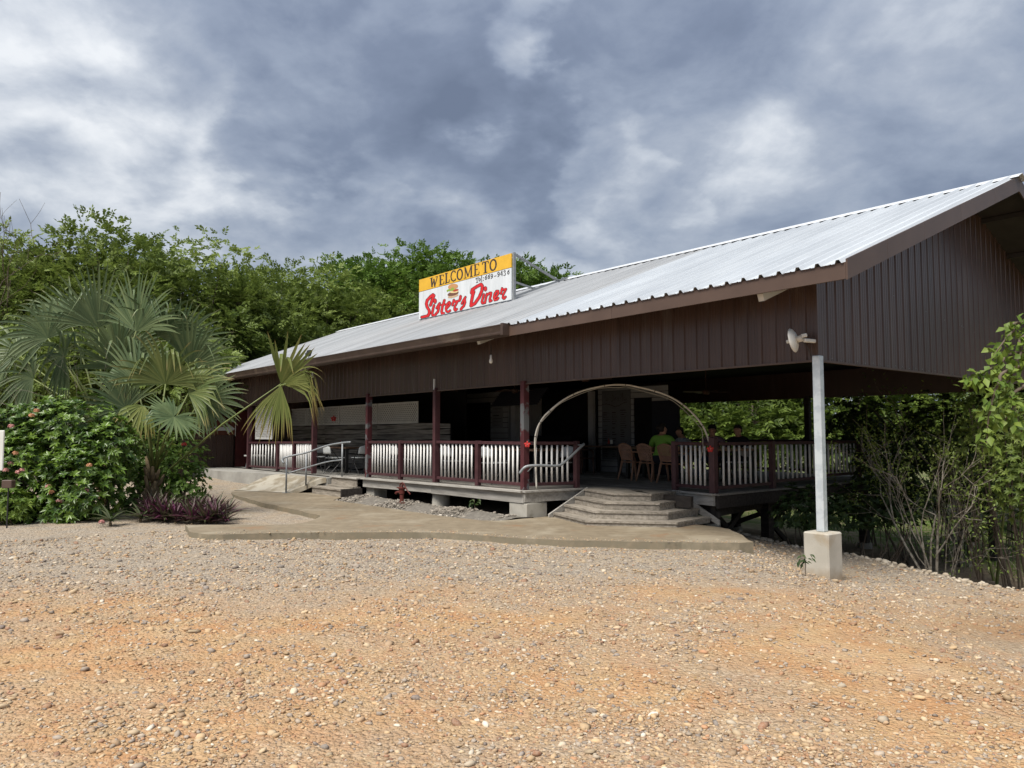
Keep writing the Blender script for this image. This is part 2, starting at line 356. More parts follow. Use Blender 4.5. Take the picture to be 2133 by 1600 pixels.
def ground_mat():
    m, t, b = new_mat('gravel_and_dirt')
    v = coords(t, 'World')
    def at(n):
        a = t.nodes.new('ShaderNodeAttribute'); a.attribute_name = n; return a.outputs['Fac']
    def vor(scale, feat='F1'):
        n = t.nodes.new('ShaderNodeTexVoronoi'); n.feature = feat; n.inputs['Scale'].default_value = scale; L(t, v, n.inputs['Vector']); return n
    big = noise_node(t, v, .55, 6, .6, .3).outputs['Fac']; mid = noise_node(t, v, 2.6, 5, .6).outputs['Fac']; fine = noise_node(t, v, 60, 4, .6).outputs['Fac']
    va = vor(30); vb = vor(62)
    def ramp_(val, cols):
        r = t.nodes.new('ShaderNodeValToRGB'); L(t, val, r.inputs[0]); e = r.color_ramp.elements
        r.color_ramp.interpolation = 'CONSTANT' if False else 'LINEAR'
        e[0].position = cols[0][0]; e[0].color = c4(cols[0][1]); e[1].position = cols[-1][0]; e[1].color = c4(cols[-1][1])
        for p, c in cols[1:-1]: q = e.new(p); q.color = c4(c)
        return r.outputs[0]
    sx = t.nodes.new('ShaderNodeSeparateColor'); L(t, va.outputs['Color'], sx.inputs[0]); sy = t.nodes.new('ShaderNodeSeparateColor'); L(t, vb.outputs['Color'], sy.inputs[0])
    grey = [(0., (.12, .105, .09)), (.25, (.26, .22, .175)), (.5, (.37, .305, .225)), (.75, (.32, .275, .225)), (1., (.54, .475, .38))]
    peb = mixc(t, .45, ramp_(sx.outputs[0], grey), ramp_(sy.outputs[1], grey))
    dirt = mixc(t, fine, (.41, .235, .095), (.55, .355, .165))
    dirt = mixc(t, maprange(t, mid, .4, .7), dirt, (.44, .195, .065))
    tan = mixc(t, fine, (.33, .24, .15), (.46, .35, .235))
    og = mth(t, 'MULTIPLY', at('orange'), maprange(t, big, .35, .62, .25, 1.))
    c = mixc(t, maprange(t, mid, .42, .66, 0., .55), peb, tan)
    c = mixc(t, mth(t, 'MULTIPLY', og, .85), c, dirt)
    pale = mth(t, 'MULTIPLY', maprange(t, big, .56, .72), .5); c = mixc(t, pale, c, (.47, .40, .30))
    soil = mixc(t, fine, (.16, .115, .075), (.30, .235, .165)); soil = mixc(t, maprange(t, mid, .5, .7), soil, (.38, .31, .22))
    c = mixc(t, at('low'), c, soil)
    gr = mixc(t, fine, (.05, .085, .02), (.10, .14, .035)); c = mixc(t, mth(t, 'MULTIPLY', at('grass'), maprange(t, mid, .35, .55)), c, gr)
    L(t, c, b.inputs['Base Color']); b.inputs['Roughness'].default_value = .95; b.inputs['Specular IOR Level'].default_value = .12
    h = mth(t, 'ADD', mth(t, 'MULTIPLY', va.outputs['Distance'], -1.2), mth(t, 'ADD', mth(t, 'MULTIPLY', vb.outputs['Distance'], -.6), mth(t, 'MULTIPLY', fine, .3)))
    bump(t, b, h, .9, .02)
    return m
M['ground'] = ground_mat()
me = np_mesh('ground', V, F, M['ground'], {'orange': orange, 'low': low, 'grass': grass}, smooth=True)
tagp(inst('ground', me), kind='structure')

# loose stones lying on the lot: tens of thousands, one object
def stone_mesh():
    ico = []; ph = (1+5**.5)/2
    for a in (-1, 1):
        for b_ in (-ph, ph): ico += [(0, a, b_), (a, b_, 0), (b_, 0, a)]
    ico = norm(np.array(ico, float)); from itertools import combinations
    fs = []
    for i, j, k in combinations(range(12), 3):
        if max(np.linalg.norm(ico[i]-ico[j]), np.linalg.norm(ico[j]-ico[k]), np.linalg.norm(ico[i]-ico[k])) < 1.2:
            nrm = np.cross(ico[j]-ico[i], ico[k]-ico[i]); fs.append((i, j, k) if nrm@(ico[i]) > 0 else (i, k, j))
    return ico, np.array(fs)
ICO, ICF = stone_mesh()
def scatter_stones(N, x, y, size, zoff=None, cols=None, seed=1, flat=.55):
    g = np.random.default_rng(seed)
    q = norm(g.normal(size=(N, 1, 3)))*0+1
    pert = ICO[None]*(1+g.normal(0, .17, (N, 12, 1)))
    sc3 = np.stack([size*g.uniform(.8, 1.5, N), size*g.uniform(.6, 1.05, N), size*g.uniform(.75, 1.15, N)*flat], -1)
    p = pert*sc3[:, None, :]
    an = g.uniform(0, 2*np.pi, N); ti = g.normal(0, .25, N)
    c_, s_ = np.cos(ti)[:, None], np.sin(ti)[:, None]
    p = np.stack([p[..., 0]*c_-p[..., 2]*s_, p[..., 1], p[..., 0]*s_+p[..., 2]*c_], -1)
    c_, s_ = np.cos(an)[:, None], np.sin(an)[:, None]
    p = np.stack([p[..., 0]*c_-p[..., 1]*s_, p[..., 0]*s_+p[..., 1]*c_, p[..., 2]], -1)
    z = gz(x, y)+.008*np.sin(x*5.1+y*2.3)*np.sin(y*4.7-x*1.1)+sc3[:, 2]*g.uniform(-.1, .55, N)
    p = p+np.stack([x, y, z], -1)[:, None, :]
    F_ = (ICF[None]+12*np.arange(N)[:, None, None]).reshape(-1, 3)
    return p.reshape(-1, 3), F_
def stone_mat():
    m, t, b = new_mat('gravel_stone'); a = t.nodes.new('ShaderNodeAttribute'); a.attribute_name = 'scol'
    v = coords(t, 'World'); n = noise_node(t, v, 90, 3)
    c = mixc(t, maprange(t, n.outputs['Fac'], .3, .7, 0, .5), a.outputs['Color'], (.40, .33, .25))
    L(t, c, b.inputs['Base Color']); b.inputs['Roughness'].default_value = .88; b.inputs['Specular IOR Level'].default_value = .2
    return m
M['stone'] = stone_mat()
PAL = np.array([(.50, .34, .18), (.52, .39, .24), (.40, .26, .145), (.31, .26, .215), (.24, .21, .19), (.56, .47, .35), (.15, .12, .11), (.30, .145, .08), (.42, .34, .26), (.66, .59, .48), (.42, .21, .10)])
PW = np.array([.22, .17, .17, .09, .05, .07, .025, .06, .06, .018, .065]); PW = PW/PW.sum()
PWG = np.array([.11, .15, .11, .17, .14, .08, .07, .035, .10, .025, .02]); PWG = PWG/PWG.sum()
Ns = 98000
r_ = 3.3*np.exp(rng.uniform(0, 1, Ns)**.92*math.log(14.5/3.3)); th_ = rng.uniform(-.66, .66, Ns)
sx_ = r_*np.sin(th_); sy_ = r_*np.cos(th_)
keep = (crest_dist(sx_, sy_) < -.05)
# not on the slab, not under the building
def inside(poly, x, y):
    c = np.zeros(len(x), bool); n = len(poly)
    for i in range(n):
        x1, y1 = poly[i]; x2, y2 = poly[(i+1) % n]
        k = ((y1 > y) != (y2 > y)) & (x < (x2-x1)*(y-y1)/((y2-y1) if y2 != y1 else 1e-9)+x1); c ^= k
    return c
SLAB_UV = [(-1.98, -5.61), (-1.55, -5.70), (-1.09, -5.58), (-.38, -4.42), (.35, -3.42), (.92, -2.72), (1.24, -2.51), (2.18, -2.17), (3.04, -1.61), (4.0, -.7), (4.72, .08), (4.80, .31),
           (3.66, 1.35), (3.17, 1.45), (1.6, 1.4), (.3, .5), (.30, -.85), (.03, -1.09), (-1.36, -1.22), (-2.85, -1.21), (-5.61, -1.24), (-6.30, -.62), (-6.25, -.20), (-8.9, -.20), (-9.4, -.55), (-10.10, -1.35), (-10.32, -1.8), (-10.08, -2.08), (-9.1, -2.42), (-7.99, -2.61), (-5.62, -2.85), (-4.09, -2.89), (-2.57, -2.99),
           (-2.35, -3.10), (-1.73, -3.63), (-1.54, -3.98), (-1.8, -4.45), (-2.25, -4.98), (-2.57, -5.48)]
SLAB_W = [tuple(B(u, v)[:2]) for u, v in SLAB_UV]
keep &= ~inside(SLAB_W, sx_, sy_)
keep &= ~inside([tuple(B(*q)[:2]) for q in [(-9, -.1), (.3, -.1), (2.9, 2), (2.9, 10), (-9, 10)]], sx_, sy_)
sx_, sy_, r_ = sx_[keep], sy_[keep], r_[keep]; Ns = len(sx_)
size = np.clip(rng.lognormal(math.log(.0080), .46, Ns), .0035, .032)*(.85+.055*np.minimum(r_, 14))
# bare dusty patches carry fewer stones
patch = np.sin(sx_*1.1+1.3*np.sin(sy_*.9))*np.sin(sy_*1.4+.8*np.sin(sx_*1.7)); keep = rng.uniform(0, 1, Ns) < np.clip((.92-.30*(patch > .25)-.2*(patch > .6))*(1-.62*dusty(sx_, sy_)), 0, 1)
sx_, sy_, size = sx_[keep], sy_[keep], size[keep]; Ns = len(sx_)
og_ = ss(9.8, 7.0, sy_-.22*sx_*ss(0, 6, sx_))
ci = np.where(rng.uniform(0, 1, Ns) < og_, rng.choice(len(PAL), Ns, p=PW), rng.choice(len(PAL), Ns, p=PWG))
cc = PAL[ci]*rng.uniform(.62, 1.18, (Ns, 1))*(1-.06*(1-og_[:, None]))
pv, pf = scatter_stones(Ns, sx_, sy_, size, seed=5)
me = np_mesh('gravel', pv, pf, M['stone'], {'scol': np.repeat(cc, 12, axis=0)})
tagp(inst('gravel', me), 'loose tan and grey gravel spread over the lot', 'gravel', kind='stuff')

# stones kicked onto the front edge of the path
ne = 900; fe = [(-1.09, -5.58), (-.38, -4.42), (.35, -3.42), (.92, -2.72), (1.24, -2.51), (2.18, -2.17), (3.04, -1.61), (4.0, -.7), (4.72, .08)]
sg_ = rng.integers(0, len(fe)-1, ne); tq = rng.uniform(0, 1, ne); fe = np.array(fe); q = fe[sg_]*(1-tq[:, None])+fe[sg_+1]*tq[:, None]+np.abs(rng.normal(0, .16, (ne, 1)))*np.array([-.5, .86])
w = np.array([B(a, b_)[:2] for a, b_ in q]); pv, pf = scatter_stones(ne, w[:, 0], w[:, 1], np.clip(rng.lognormal(math.log(.007), .4, ne), .003, .02), seed=15)
pv[:, 2] += np.repeat(.102-gz(w[:, 0], w[:, 1])-.008*np.sin(w[:, 0]*5.1+w[:, 1]*2.3)*np.sin(w[:, 1]*4.7-w[:, 0]*1.1), 12)
me = np_mesh('spilled_gravel', pv, pf, M['stone'], {'scol': np.repeat(PAL[rng.choice(len(PAL), ne, p=PWG)], 12, axis=0)})
tagp(inst('spilled_gravel', me), 'small stones spilled on the front edge of the concrete path', 'gravel', kind='stuff')
# pale stones edging the lot where it drops away, and rubble before the deck
ex, ey, es = [], [], []
for a, b_ in zip(CREST[1:8], CREST[2:9]):
    n = int(np.linalg.norm(b_-a)*42)
    for _ in range(n):
        tt = rng.uniform(); p = a+(b_-a)*tt+rng.normal(0, .07, 2)+np.array([-.06, -.03]); ex.append(p[0]); ey.append(p[1]); es.append(rng.lognormal(math.log(.026), .4))
ex, ey, es = map(np.array, (ex, ey, es)); pv, pf = scatter_stones(len(ex), ex, ey, np.clip(es, .008, .06), seed=7, flat=.7)
ec = np.array([(.44, .38, .29), (.52, .46, .37), (.36, .30, .22), (.30, .26, .21)])[rng.integers(0, 4, len(ex))]
me = np_mesh('edge_stones', pv, pf, M['stone'], {'scol': np.repeat(ec, 12, axis=0)})
tagp(inst('edge_stones', me), 'pale stones along the edge where the lot drops away', 'stones', kind='stuff')
nu = 3400; uu = rng.uniform(-5.9, .1, nu); vv = rng.uniform(-1.15, -.22, nu); w = np.array([B(a, b_)[:2] for a, b_ in zip(uu, vv)])
sz = np.clip(rng.lognormal(math.log(.014), .55, nu), .005, .055); pv, pf = scatter_stones(nu, w[:, 0], w[:, 1], sz, seed=9, flat=.6)
pv[:, 2] += np.repeat(.05+.09*ss(-1.1, -.4, vv)+.03*np.sin(uu*3), 12)
rc = np.array([(.20, .185, .165), (.27, .25, .22), (.15, .14, .125), (.52, .48, .42), (.34, .31, .27)])[rng.choice(5, nu, p=[.36, .26, .30, .03, .05])]
me = np_mesh('rubble', pv, pf, M['stone'], {'scol': np.repeat(rc, 12, axis=0)})
tagp(inst('rubble', me), 'grey rubble and clods under the front edge of the deck', 'rubble', kind='stuff')
M['soil'] = pmat('grey_soil', (.13, .118, .102), (.20, .183, .158), 12, .95, .1, bmp=.8, bscale=30, stain=(.36, .33, .28), stain_scale=9, stain_lo=.6, stain_hi=.68)
m_ = MB(); nn = 30; vs_ = []; fs_ = []
for j in range(7):
    for i in range(nn+1):
        u = -6.0+6.3*i/nn; v = -1.25+2.4*j/6; p = B(u, v); hgt = [.02, .08, .15, .10, -.10, -.15, -.15][j]+.02*math.sin(u*3+v*5)
        vs_.append((p.x, p.y, hgt+gzs(p.x, p.y) if j > 0 else gzs(p.x, p.y)-.03))
for j in range(6):
    for i in range(nn): a = j*(nn+1)+i; fs_.append((a, a+1, a+nn+2, a+nn+1))
m_.add(vs_, fs_); tagp(m_.build('soil_bank', M['soil'], smooth=True), kind='structure')

# ------------------------------------------------------------------ concrete path, landing and ramp
def path_mat():
    m, t, b = new_mat('stained_path_concrete'); v = coords(t, 'World')
    n1 = noise_node(t, v, 1.1, 6, .6, .4).outputs['Fac']; n2 = noise_node(t, v, 7, 5, .6).outputs['Fac']; n3 = noise_node(t, v, 70, 3).outputs['Fac']
    c = mixc(t, maprange(t, n2, .35, .65), (.275, .225, .155), (.205, .165, .112))
    c = mixc(t, maprange(t, n1, .52, .66), c, (.33, .285, .21)); c = mixc(t, maprange(t, n1, .40, .30), c, (.26, .16, .09))
    c = mixc(t, mth(t, 'MULTIPLY', n3, .35), c, (.13, .105, .075))
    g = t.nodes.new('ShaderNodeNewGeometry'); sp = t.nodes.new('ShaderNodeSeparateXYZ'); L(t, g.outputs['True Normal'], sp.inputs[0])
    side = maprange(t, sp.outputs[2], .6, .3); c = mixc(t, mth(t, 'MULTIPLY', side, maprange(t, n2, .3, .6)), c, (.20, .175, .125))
    L(t, c, b.inputs['Base Color']); b.inputs['Roughness'].default_value = .85; b.inputs['Specular IOR Level'].default_value = .2
    bump(t, b, n3, .4, .006); return m
M['path'] = path_mat()
M['pathpale'] = pmat('pale_scuffed_concrete', (.37, .34, .28), (.24, .205, .15), 3, .9, .15, bmp=.2, bscale=50, kind='World', lo=.42, hi=.58)
from mathutils.geometry import tessellate_polygon
def slab(name, uv, ztop, thick, mat):
    P = [B(u, v) for u, v in uv]; n = len(P); zt = ztop if hasattr(ztop, '__len__') else [ztop]*n
    pl = [Vector((p.x, p.y, 0)) for p in P]; tri = tessellate_polygon([pl])
    lip = .018
    m_ = MB(); cx = sum(p.x for p in P)/n; cy = sum(p.y for p in P)/n
    # wavering poured edge
    top = [(p.x, p.y, zt[i]) for i, p in enumerate(P)]; mid = [(p.x, p.y, zt[i]-lip) for i, p in enumerate(P)]; bot = [(p.x, p.y, zt[i]-thick) for i, p in enumerate(P)]
    m_.add(top+mid+bot, [tuple(t_) for t_ in tri]+[(i, (i+1) % n, n+(i+1) % n, n+i) for i in range(n)]+[(n+i, n+(i+1) % n, 2*n+(i+1) % n, 2*n+i) for i in range(n)])
    return tagp(m_.build(name, mat), kind='structure')
def dens_poly(uv, step=.25, amp=.018):
    out = []; g = np.random.default_rng(3)
    for i in range(len(uv)):
        a = np.array(uv[i]); b_ = np.array(uv[(i+1) % len(uv)]); k = max(1, int(np.linalg.norm(b_-a)/step))
        for q in range(k): out.append(tuple(a+(b_-a)*q/k+(g.normal(0, amp, 2) if q else 0)))
    return out
slab('path', dens_poly(SLAB_UV), .10, .34, M['path'])
# the ramp curls up from the landing to the veranda floor
m_ = MB(); vs_ = []; fs_ = []; N_ = 12
inner = [(-8.50, -1.24), (-8.42, -1.02), (-8.2, -.78), (-7.95, -.58), (-7.72, -.42)]
outer = [(-10.20, -2.0), (-10.35, -1.7), (-10.45, -1.35), (-10.5, -1.0), (-10.4, -.62)]
def poly_at(pl, t_):
    x = t_*(len(pl)-1); i = min(int(x), len(pl)-2); f = x-i; return (pl[i][0]*(1-f)+pl[i+1][0]*f, pl[i][1]*(1-f)+pl[i+1][1]*f)
for i in range(N_+1):
    t_ = i/N_; z = .108+.405*float(ss(-.05, 1.05, t_)); a = poly_at(inner, t_); b_ = poly_at(outer, t_)
    for k in range(5):
        f = k/4; p = B(a[0]*(1-f)+b_[0]*f, a[1]*(1-f)+b_[1]*f); vs_.append((p.x, p.y, z))
    p = B(*a); vs_.append((p.x, p.y, max(.09, z-.13)))
for i in range(N_):
    o_ = i*6
    for k in range(4): fs_.append((o_+k, o_+k+1, o_+6+k+1, o_+6+k))
    fs_.append((o_, o_+6, o_+11, o_+5))
m_.add(vs_, fs_); tagp(m_.build('ramp', M['pathpale']), kind='structure')
m_ = MB(); vs_ = []; n = 7
for i in range(n):
    t_ = i/(n-1); z = .095+.405*float(ss(-.05, 1.05, t_)); b_ = poly_at(outer, t_); p = B(*b_); vs_ += [(p.x, p.y, z), (p.x, p.y, -.1)]
m_.add(vs_, [(2*i, 2*i+1, 2*i+3, 2*i+2) for i in range(n-1)]); tagp(m_.build('ramp_side', M['path']), kind='structure')
tagp(slab('platform', [(-7.70, -.40), (-8.65, -.50), (-10.4, -.66), (-12.0, -.95), (-13.2, -1.30), (-16.4, -1.35), (-16.4, .1), (-7.7, .1)], .50, .6, M['slatefloor']), kind='structure')
# ------------------------------------------------------------------ the diner building
bld = thing('diner_building', 'long open-sided diner with zinc gable roof, brown metal cladding and white baluster railings', 'building', (OX, OY, 0), BA)
def fz(u):
    if u >= -3: return .60
    if u >= -9.4: return .60-.06*(-3-u)/6.4
    return .54-.05*(-9.4-u)/5.2
EU0, EU1, EV0, RV = -18.0, 6.885, -.80, 5.0          # eave ends, eave line, ridge line
EZ, RZ = 3.66, 5.93; SL = (RZ-EZ)/(RV-EV0); PIT = math.atan(SL)
def roofz(v): return EZ+SL*(v-EV0) if v <= RV else RZ-SL*(v-RV)
# roof sheets with three ribs each
W3 = .777; LEN = math.hypot(RV-EV0, RZ-EZ)
def roof_sheet_mesh():
    prof = []
    for k in range(3):
        x = k*W3/3
        prof += [(x, 0), (x+.085, 0), (x+.10, .008), (x+.115, 0), (x+.155, 0), (x+.178, .044), (x+.216, .044), (x+.239, 0)]
    prof.append((W3+.004, 0)); m_ = MB(); n = len(prof); segs = 6
    vs_ = [(x, LEN*j/segs, z+.004*math.sin(j*2.1)) for j in range(segs+1) for x, z in prof]
    m_.add(vs_, [(j*n+i, j*n+i+1, (j+1)*n+i+1, (j+1)*n+i) for j in range(segs) for i in range(n-1)])
    return m_
rs_new = roof_sheet_mesh().mesh('roof_sheet', M['roofnew']); rs_old = roof_sheet_mesh().mesh('roof_sheet', M['roofold'])
rr = random.Random(3); ns = 32
for k in range(ns):
    u = EU0-.02+k*(EU1-EU0)/ns; me = rs_new if u > -.1 else rs_old; lift = .045*max(0., (u-.5)/6.3)
    o = inst('roof_sheet', me, bld, (u, EV0-.05, EZ-.02+lift+rr.uniform(-.003, .003)), rot=(PIT+rr.uniform(-.0008, .0008), 0, 0)); o.scale.x = (EU1-EU0)/ns/W3
    o = inst('roof_sheet', me, bld, (u+(EU1-EU0)/ns, 2*RV-EV0+.05, EZ-.02+rr.uniform(-.003, .003)), rot=(PIT, 0, math.pi)); o.scale.x = (EU1-EU0)/ns/W3
# ridge cap stands over the ribs
for k in range(9):
    a = EU0-.06+k*(EU1-EU0+.12)/9; b_ = a+(EU1-EU0+.12)/9+.02; m_ = MB(); e = .002*(k % 2)
    pr = [(-.19, -.19*SL+.060+e), (-.17, -.17*SL+.072+e), (0, .085+e), (.17, -.17*SL+.072+e), (.19, -.19*SL+.060+e), (.17, -.17*SL+.062+e), (0, .075+e), (-.17, -.17*SL+.062+e)]
    n = len(pr); m_.add([(x, RV+p, RZ+q) for x in (a, b_) for p, q in pr], [(i, (i+1) % n, n+(i+1) % n, n+i) for i in range(n)]+[tuple(range(n)), tuple(range(2*n-1, n-1, -1))])
    m_.build('ridge_cap', M['ridge'], bld)
# under the sheets: purlins and rafters
for v in (-.6, .6, 1.8, 3.0, 4.2, 5.8, 7.0, 8.2, 9.4, 10.6):
    m_ = MB().box(EU0+.1, EU1-.08, v-.04, v+.04, roofz(v)-.135, roofz(v)-.055); m_.build('purlin', M['underroof'], bld)
for u in (-16.4, -12.6, -9.4, -6.2, -3.05, 0., 3.0, 5.96):
    m_ = MB(); m_.bar((u, -.1, roofz(-.1)-.22), (u, RV, RZ-.22), .07, .16); m_.build('rafter', M['underroof'], bld)
    m_ = MB(); m_.bar((u, RV, RZ-.22), (u, 10.1, roofz(10.1)-.22), .07, .16); m_.build('rafter', M['underroof'], bld)
for mir in (0, 1):  # dark sheets added below the roofing: shade of the underside put into their colour
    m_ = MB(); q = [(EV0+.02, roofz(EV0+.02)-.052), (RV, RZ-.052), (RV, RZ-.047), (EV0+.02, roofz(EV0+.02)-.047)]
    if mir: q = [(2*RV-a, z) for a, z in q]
    m_.add([(u, a, z) for u in (EU0+.03, EU1-.03) for a, z in q], [(0, 1, 2, 3), (7, 6, 5, 4), (0, 4, 5, 1), (1, 5, 6, 2), (2, 6, 7, 3), (3, 7, 4, 0)]); m_.build('roof_shade_sheet', M['underroof'], bld)
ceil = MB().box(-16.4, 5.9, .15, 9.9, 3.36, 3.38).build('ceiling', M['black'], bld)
# fascia along the eave, rake boards on the gable
fx = [EU0, -14.2, -10.4, -6.6, -2.8, .52, 3.1, EU1]
for a, b_ in zip(fx[:-1], fx[1:]):
    l0 = .045*max(0., (a-.5)/6.3); l1 = .045*max(0., (b_-.5)/6.3); m_ = MB(); z0, z1 = 3.445, 3.648
    vs_ = []
    for x, l in ((a+.002, l0), (b_-.002, l1)):
        for v in (EV0-.03, EV0): vs_ += [(x, v, z0+l), (x, v, z1+l)]
    m_.add(vs_, [(0, 1, 3, 2), (4, 6, 7, 5), (0, 4, 5, 1), (2, 3, 7, 6), (1, 5, 7, 3), (0, 2, 6, 4)]); m_.build('fascia', M['trim'], bld)
    MB().box(a, b_, 2*RV-EV0, 2*RV-EV0+.03, 3.445, 3.648).build('fascia', M['trim'], bld)
rk = [EV0-.03, .2, 1.3, 2.55, 3.9, RV]
for side, u in ((1, EU1), (0, EU0)):
    for a, b_ in zip(rk[:-1], rk[1:]):
        for mir in (0, 1):
            m_ = MB(); vs_ = []; lf = .045 if side else 0.
            for v in (a+.002, b_-.002):
                z = roofz(v)+lf*(1-(v-EV0)/5.8); vv = v if not mir else 2*RV-v
                for x in (u, u+(.022 if side else -.022)): vs_ += [(x, vv, z-.215), (x, vv, z+.035)]
            m_.add(vs_, [(0, 1, 3, 2), (4, 6, 7, 5), (0, 4, 5, 1), (2, 3, 7, 6), (1, 5, 7, 3), (0, 2, 6, 4)]); m_.build('rake_board', M['trim'], bld)
# box gutter along the older part of the eave
gp = [(-.045, .0), (-.16, .02), (-.165, .045), (-.150, .05), (-.150, .075), (-.175, .17), (-.185, .185), (-.18, .20), (-.165, .195), (-.14, .05), (-.045, .03)]
for k in range(5):
    a = -18.0+k*18.5/5; b_ = a+18.5/5-.004; m_ = MB(); n = len(gp)
    m_.add([(x, EV0+p+.012, 3.47+q-.01) for x in (a, b_) for p, q in gp], [(i, (i+1) % n, n+(i+1) % n, n+i) for i in range(n)]+[tuple(range(n)), tuple(range(2*n-1, n-1, -1))])
    m_.build('gutter', M['gutter'], bld)
MB().box(.49, .56, EV0-.19, EV0-.032, 3.45, 3.672, .006).build('gutter_end', M['gutter'], bld)
# soffit rafter tails, painted white
for u in (5.66, -.56, -8.85):
    m_ = MB(); m_.bar((u, -.70, 3.45), (u, -.02, 3.45+.68*SL), .085, .10); m_.build('rafter_tail', M['white'], bld)
# ---- cladding
def clad_prof(w):
    nrib = 4; p = []; s = w/nrib
    for k in range(nrib):
        x = k*s
        p += [(x, 0), (x+s*.14, .0), (x+s*.20, .022), (x+s*.32, .022), (x+s*.38, 0), (x+s*.55, 0), (x+s*.58, .005), (x+s*.62, .005), (x+s*.65, 0), (x+s*.80, 0), (x+s*.83, .005), (x+s*.87, .005), (x+s*.90, 0)]
    p.append((w-.001, 0)); return p
CW = .92
def clad_front_mesh(w, h):
    pr = clad_prof(w); n = len(pr); m_ = MB(); m_.add([(x, -d_, z) for z in (0, h) for x, d_ in pr], [(i, i+1, n+i+1, n+i) for i in range(n-1)]); return m_.mesh('cladding_sheet', M['clad'])
nfp = 25; cw = (6.04+16.5)/nfp; mf = clad_front_mesh(cw, 1.32)
for k in range(nfp):
    u = -16.5+k*cw; inst('cladding_sheet', mf, bld, (u, -.002*(k % 2), 2.645), rot=(0, 0, 0))
    inst('cladding_sheet', mf, bld, (u+cw, 10.0, 2.645), rot=(0, 0, math.pi))
    # inner face of the skirt
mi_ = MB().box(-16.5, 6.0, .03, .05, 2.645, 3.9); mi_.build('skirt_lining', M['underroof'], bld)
MB().box(-16.5, 6.0, 9.93, 9.96, 2.645, 3.9).build('skirt_lining', M['clad'], bld)
for a, b_ in ((-16.5, -9.0), (-9.0, -1.5), (-1.5, 6.0)):
    MB().box(a+.002, b_-.002, -.028, .028, 2.622, 2.648).build('drip_trim', M['trim'], bld)
ng = 11; gw = 10.0/ng
for side in (1, 0):
    ug = 6.04 if side else -16.55
    for k in range(ng):
        v0 = k*gw; pr = clad_prof(gw); n = len(pr); m_ = MB()
        zb = 2.645 if side else 0.3
        pr = [(x, d_*.62) for x, d_ in pr]; lap = .0015*(k % 2)
        vs_ = [(ug+lap+(d_ if side else -d_), v0+x, zb) for x, d_ in pr]+[(ug+lap+(d_ if side else -d_), v0+x, roofz(v0+x)-.03) for x, d_ in pr]
        m_.add(vs_, [(i, i+1, n+i+1, n+i) for i in range(n-1)]); m_.build('gable_cladding_sheet', M['clad'], bld)
MB().box(5.98, 6.0, .05, 9.95, 2.645, 3.9).build('skirt_lining', M['clad'], bld)
MB().box(6.012, 6.068, 0.03, 10.0, 2.62, 2.648).build('drip_trim', M['trim'], bld)
m_ = MB(); m_.box(6.02, 6.066, -.026, .018, 2.65, 3.93); m_.build('corner_trim', M['clad'], bld)
m_ = MB()
for v in np.arange(.1, 9.9, .23):
    m_.ellipsoid((6.062, v, 2.68+.01*math.sin(v*9)), (.004, .008, .008), 6, 4)
for v, z in ((3.3, 3.62), (4.0, 3.55), (4.6, 3.52), (4.68, 3.51), (4.75, 3.5), (2.2, 3.75), (5.2, 3.45)): m_.ellipsoid((6.060, v, z), (.005, .010, .010), 6, 4)
for u in np.arange(-16.4, 6.0, .225):
    for z in (2.70, 3.25): m_.ellipsoid((u, -.008, z+.006*math.sin(u*7)), (.007, .004, .007), 6, 4)
o = m_.build('screw_heads', M['galvpipe'], bld); o['kind'] = 'stuff'
# ---- posts
def post(u, v, z0, z1, a, b_, mat, name='post', label=None):
    o = MB().box(u-a/2, u+a/2, v-b_/2, v+b_/2, z0, z1, .006).build(name, mat, bld)
    if label: o['label'] = label
    return o
for u in (-14.55, -9.42, -3.08): post(u, .0, fz(u), 2.70, .10, .14, M['maroon'])
post(-6.2, 0, fz(-6.2), 2.70, .10, .14, M['peel'], label='maroon post with flaking grey paint')
post(0., 0, fz(0), 2.69, .11, .14, M['peel'], label='tall post with maroon paint peeling off grey')
for u in (-16.0, -9.4, -5.4, .2): post(u, 9.85, .5, 2.70, .14, .14, M['darktimber'])
post(4.6, 9.85, -1.2, 2.7, .14, .14, M['darktimber'])
MB().box(-3.10, -3.065, -.075, -.045, 2.66, 2.90).build('bracket', M['white'], bld)
# galvanised post on a concrete pedestal under the far corner
m_ = MB(); m_.box(5.985, 6.093, -.052, .056, .395, 2.70, .010); m_.build('steel_post', M['galv'], bld)['label'] = 'square galvanised steel post on concrete pedestal'
m_ = MB(); m_.box(5.865, 6.215, -.17, .18, -.55, .395, .018)
t_ = M['ped'].node_tree; b_ = t_.nodes['Principled BSDF']; src = b_.inputs['Base Color'].links[0].from_socket
tc_ = t_.nodes.new('ShaderNodeTexCoord'); sx2 = t_.nodes.new('ShaderNodeSeparateXYZ'); L(t_, tc_.outputs['Object'], sx2.inputs[0]); nz_ = noise_node(t_, tc_.outputs['Object'], 9, 5).outputs['Fac']
L(t_, mixc(t_, mth(t_, 'MULTIPLY', maprange(t_, mth(t_, 'ADD', sx2.outputs[2], mth(t_, 'MULTIPLY', nz_, .25)), .10, -.12), .8), src, (.27, .19, .11)), b_.inputs['Base Color'])
o = m_.build('pedestal', M['ped'], bld); o['label'] = 'square concrete pedestal'
# second steel post at the back corner of the gable
post(6.0, 9.9, -1.2, 2.7, .11, .11, M['galv'], 'steel_post')

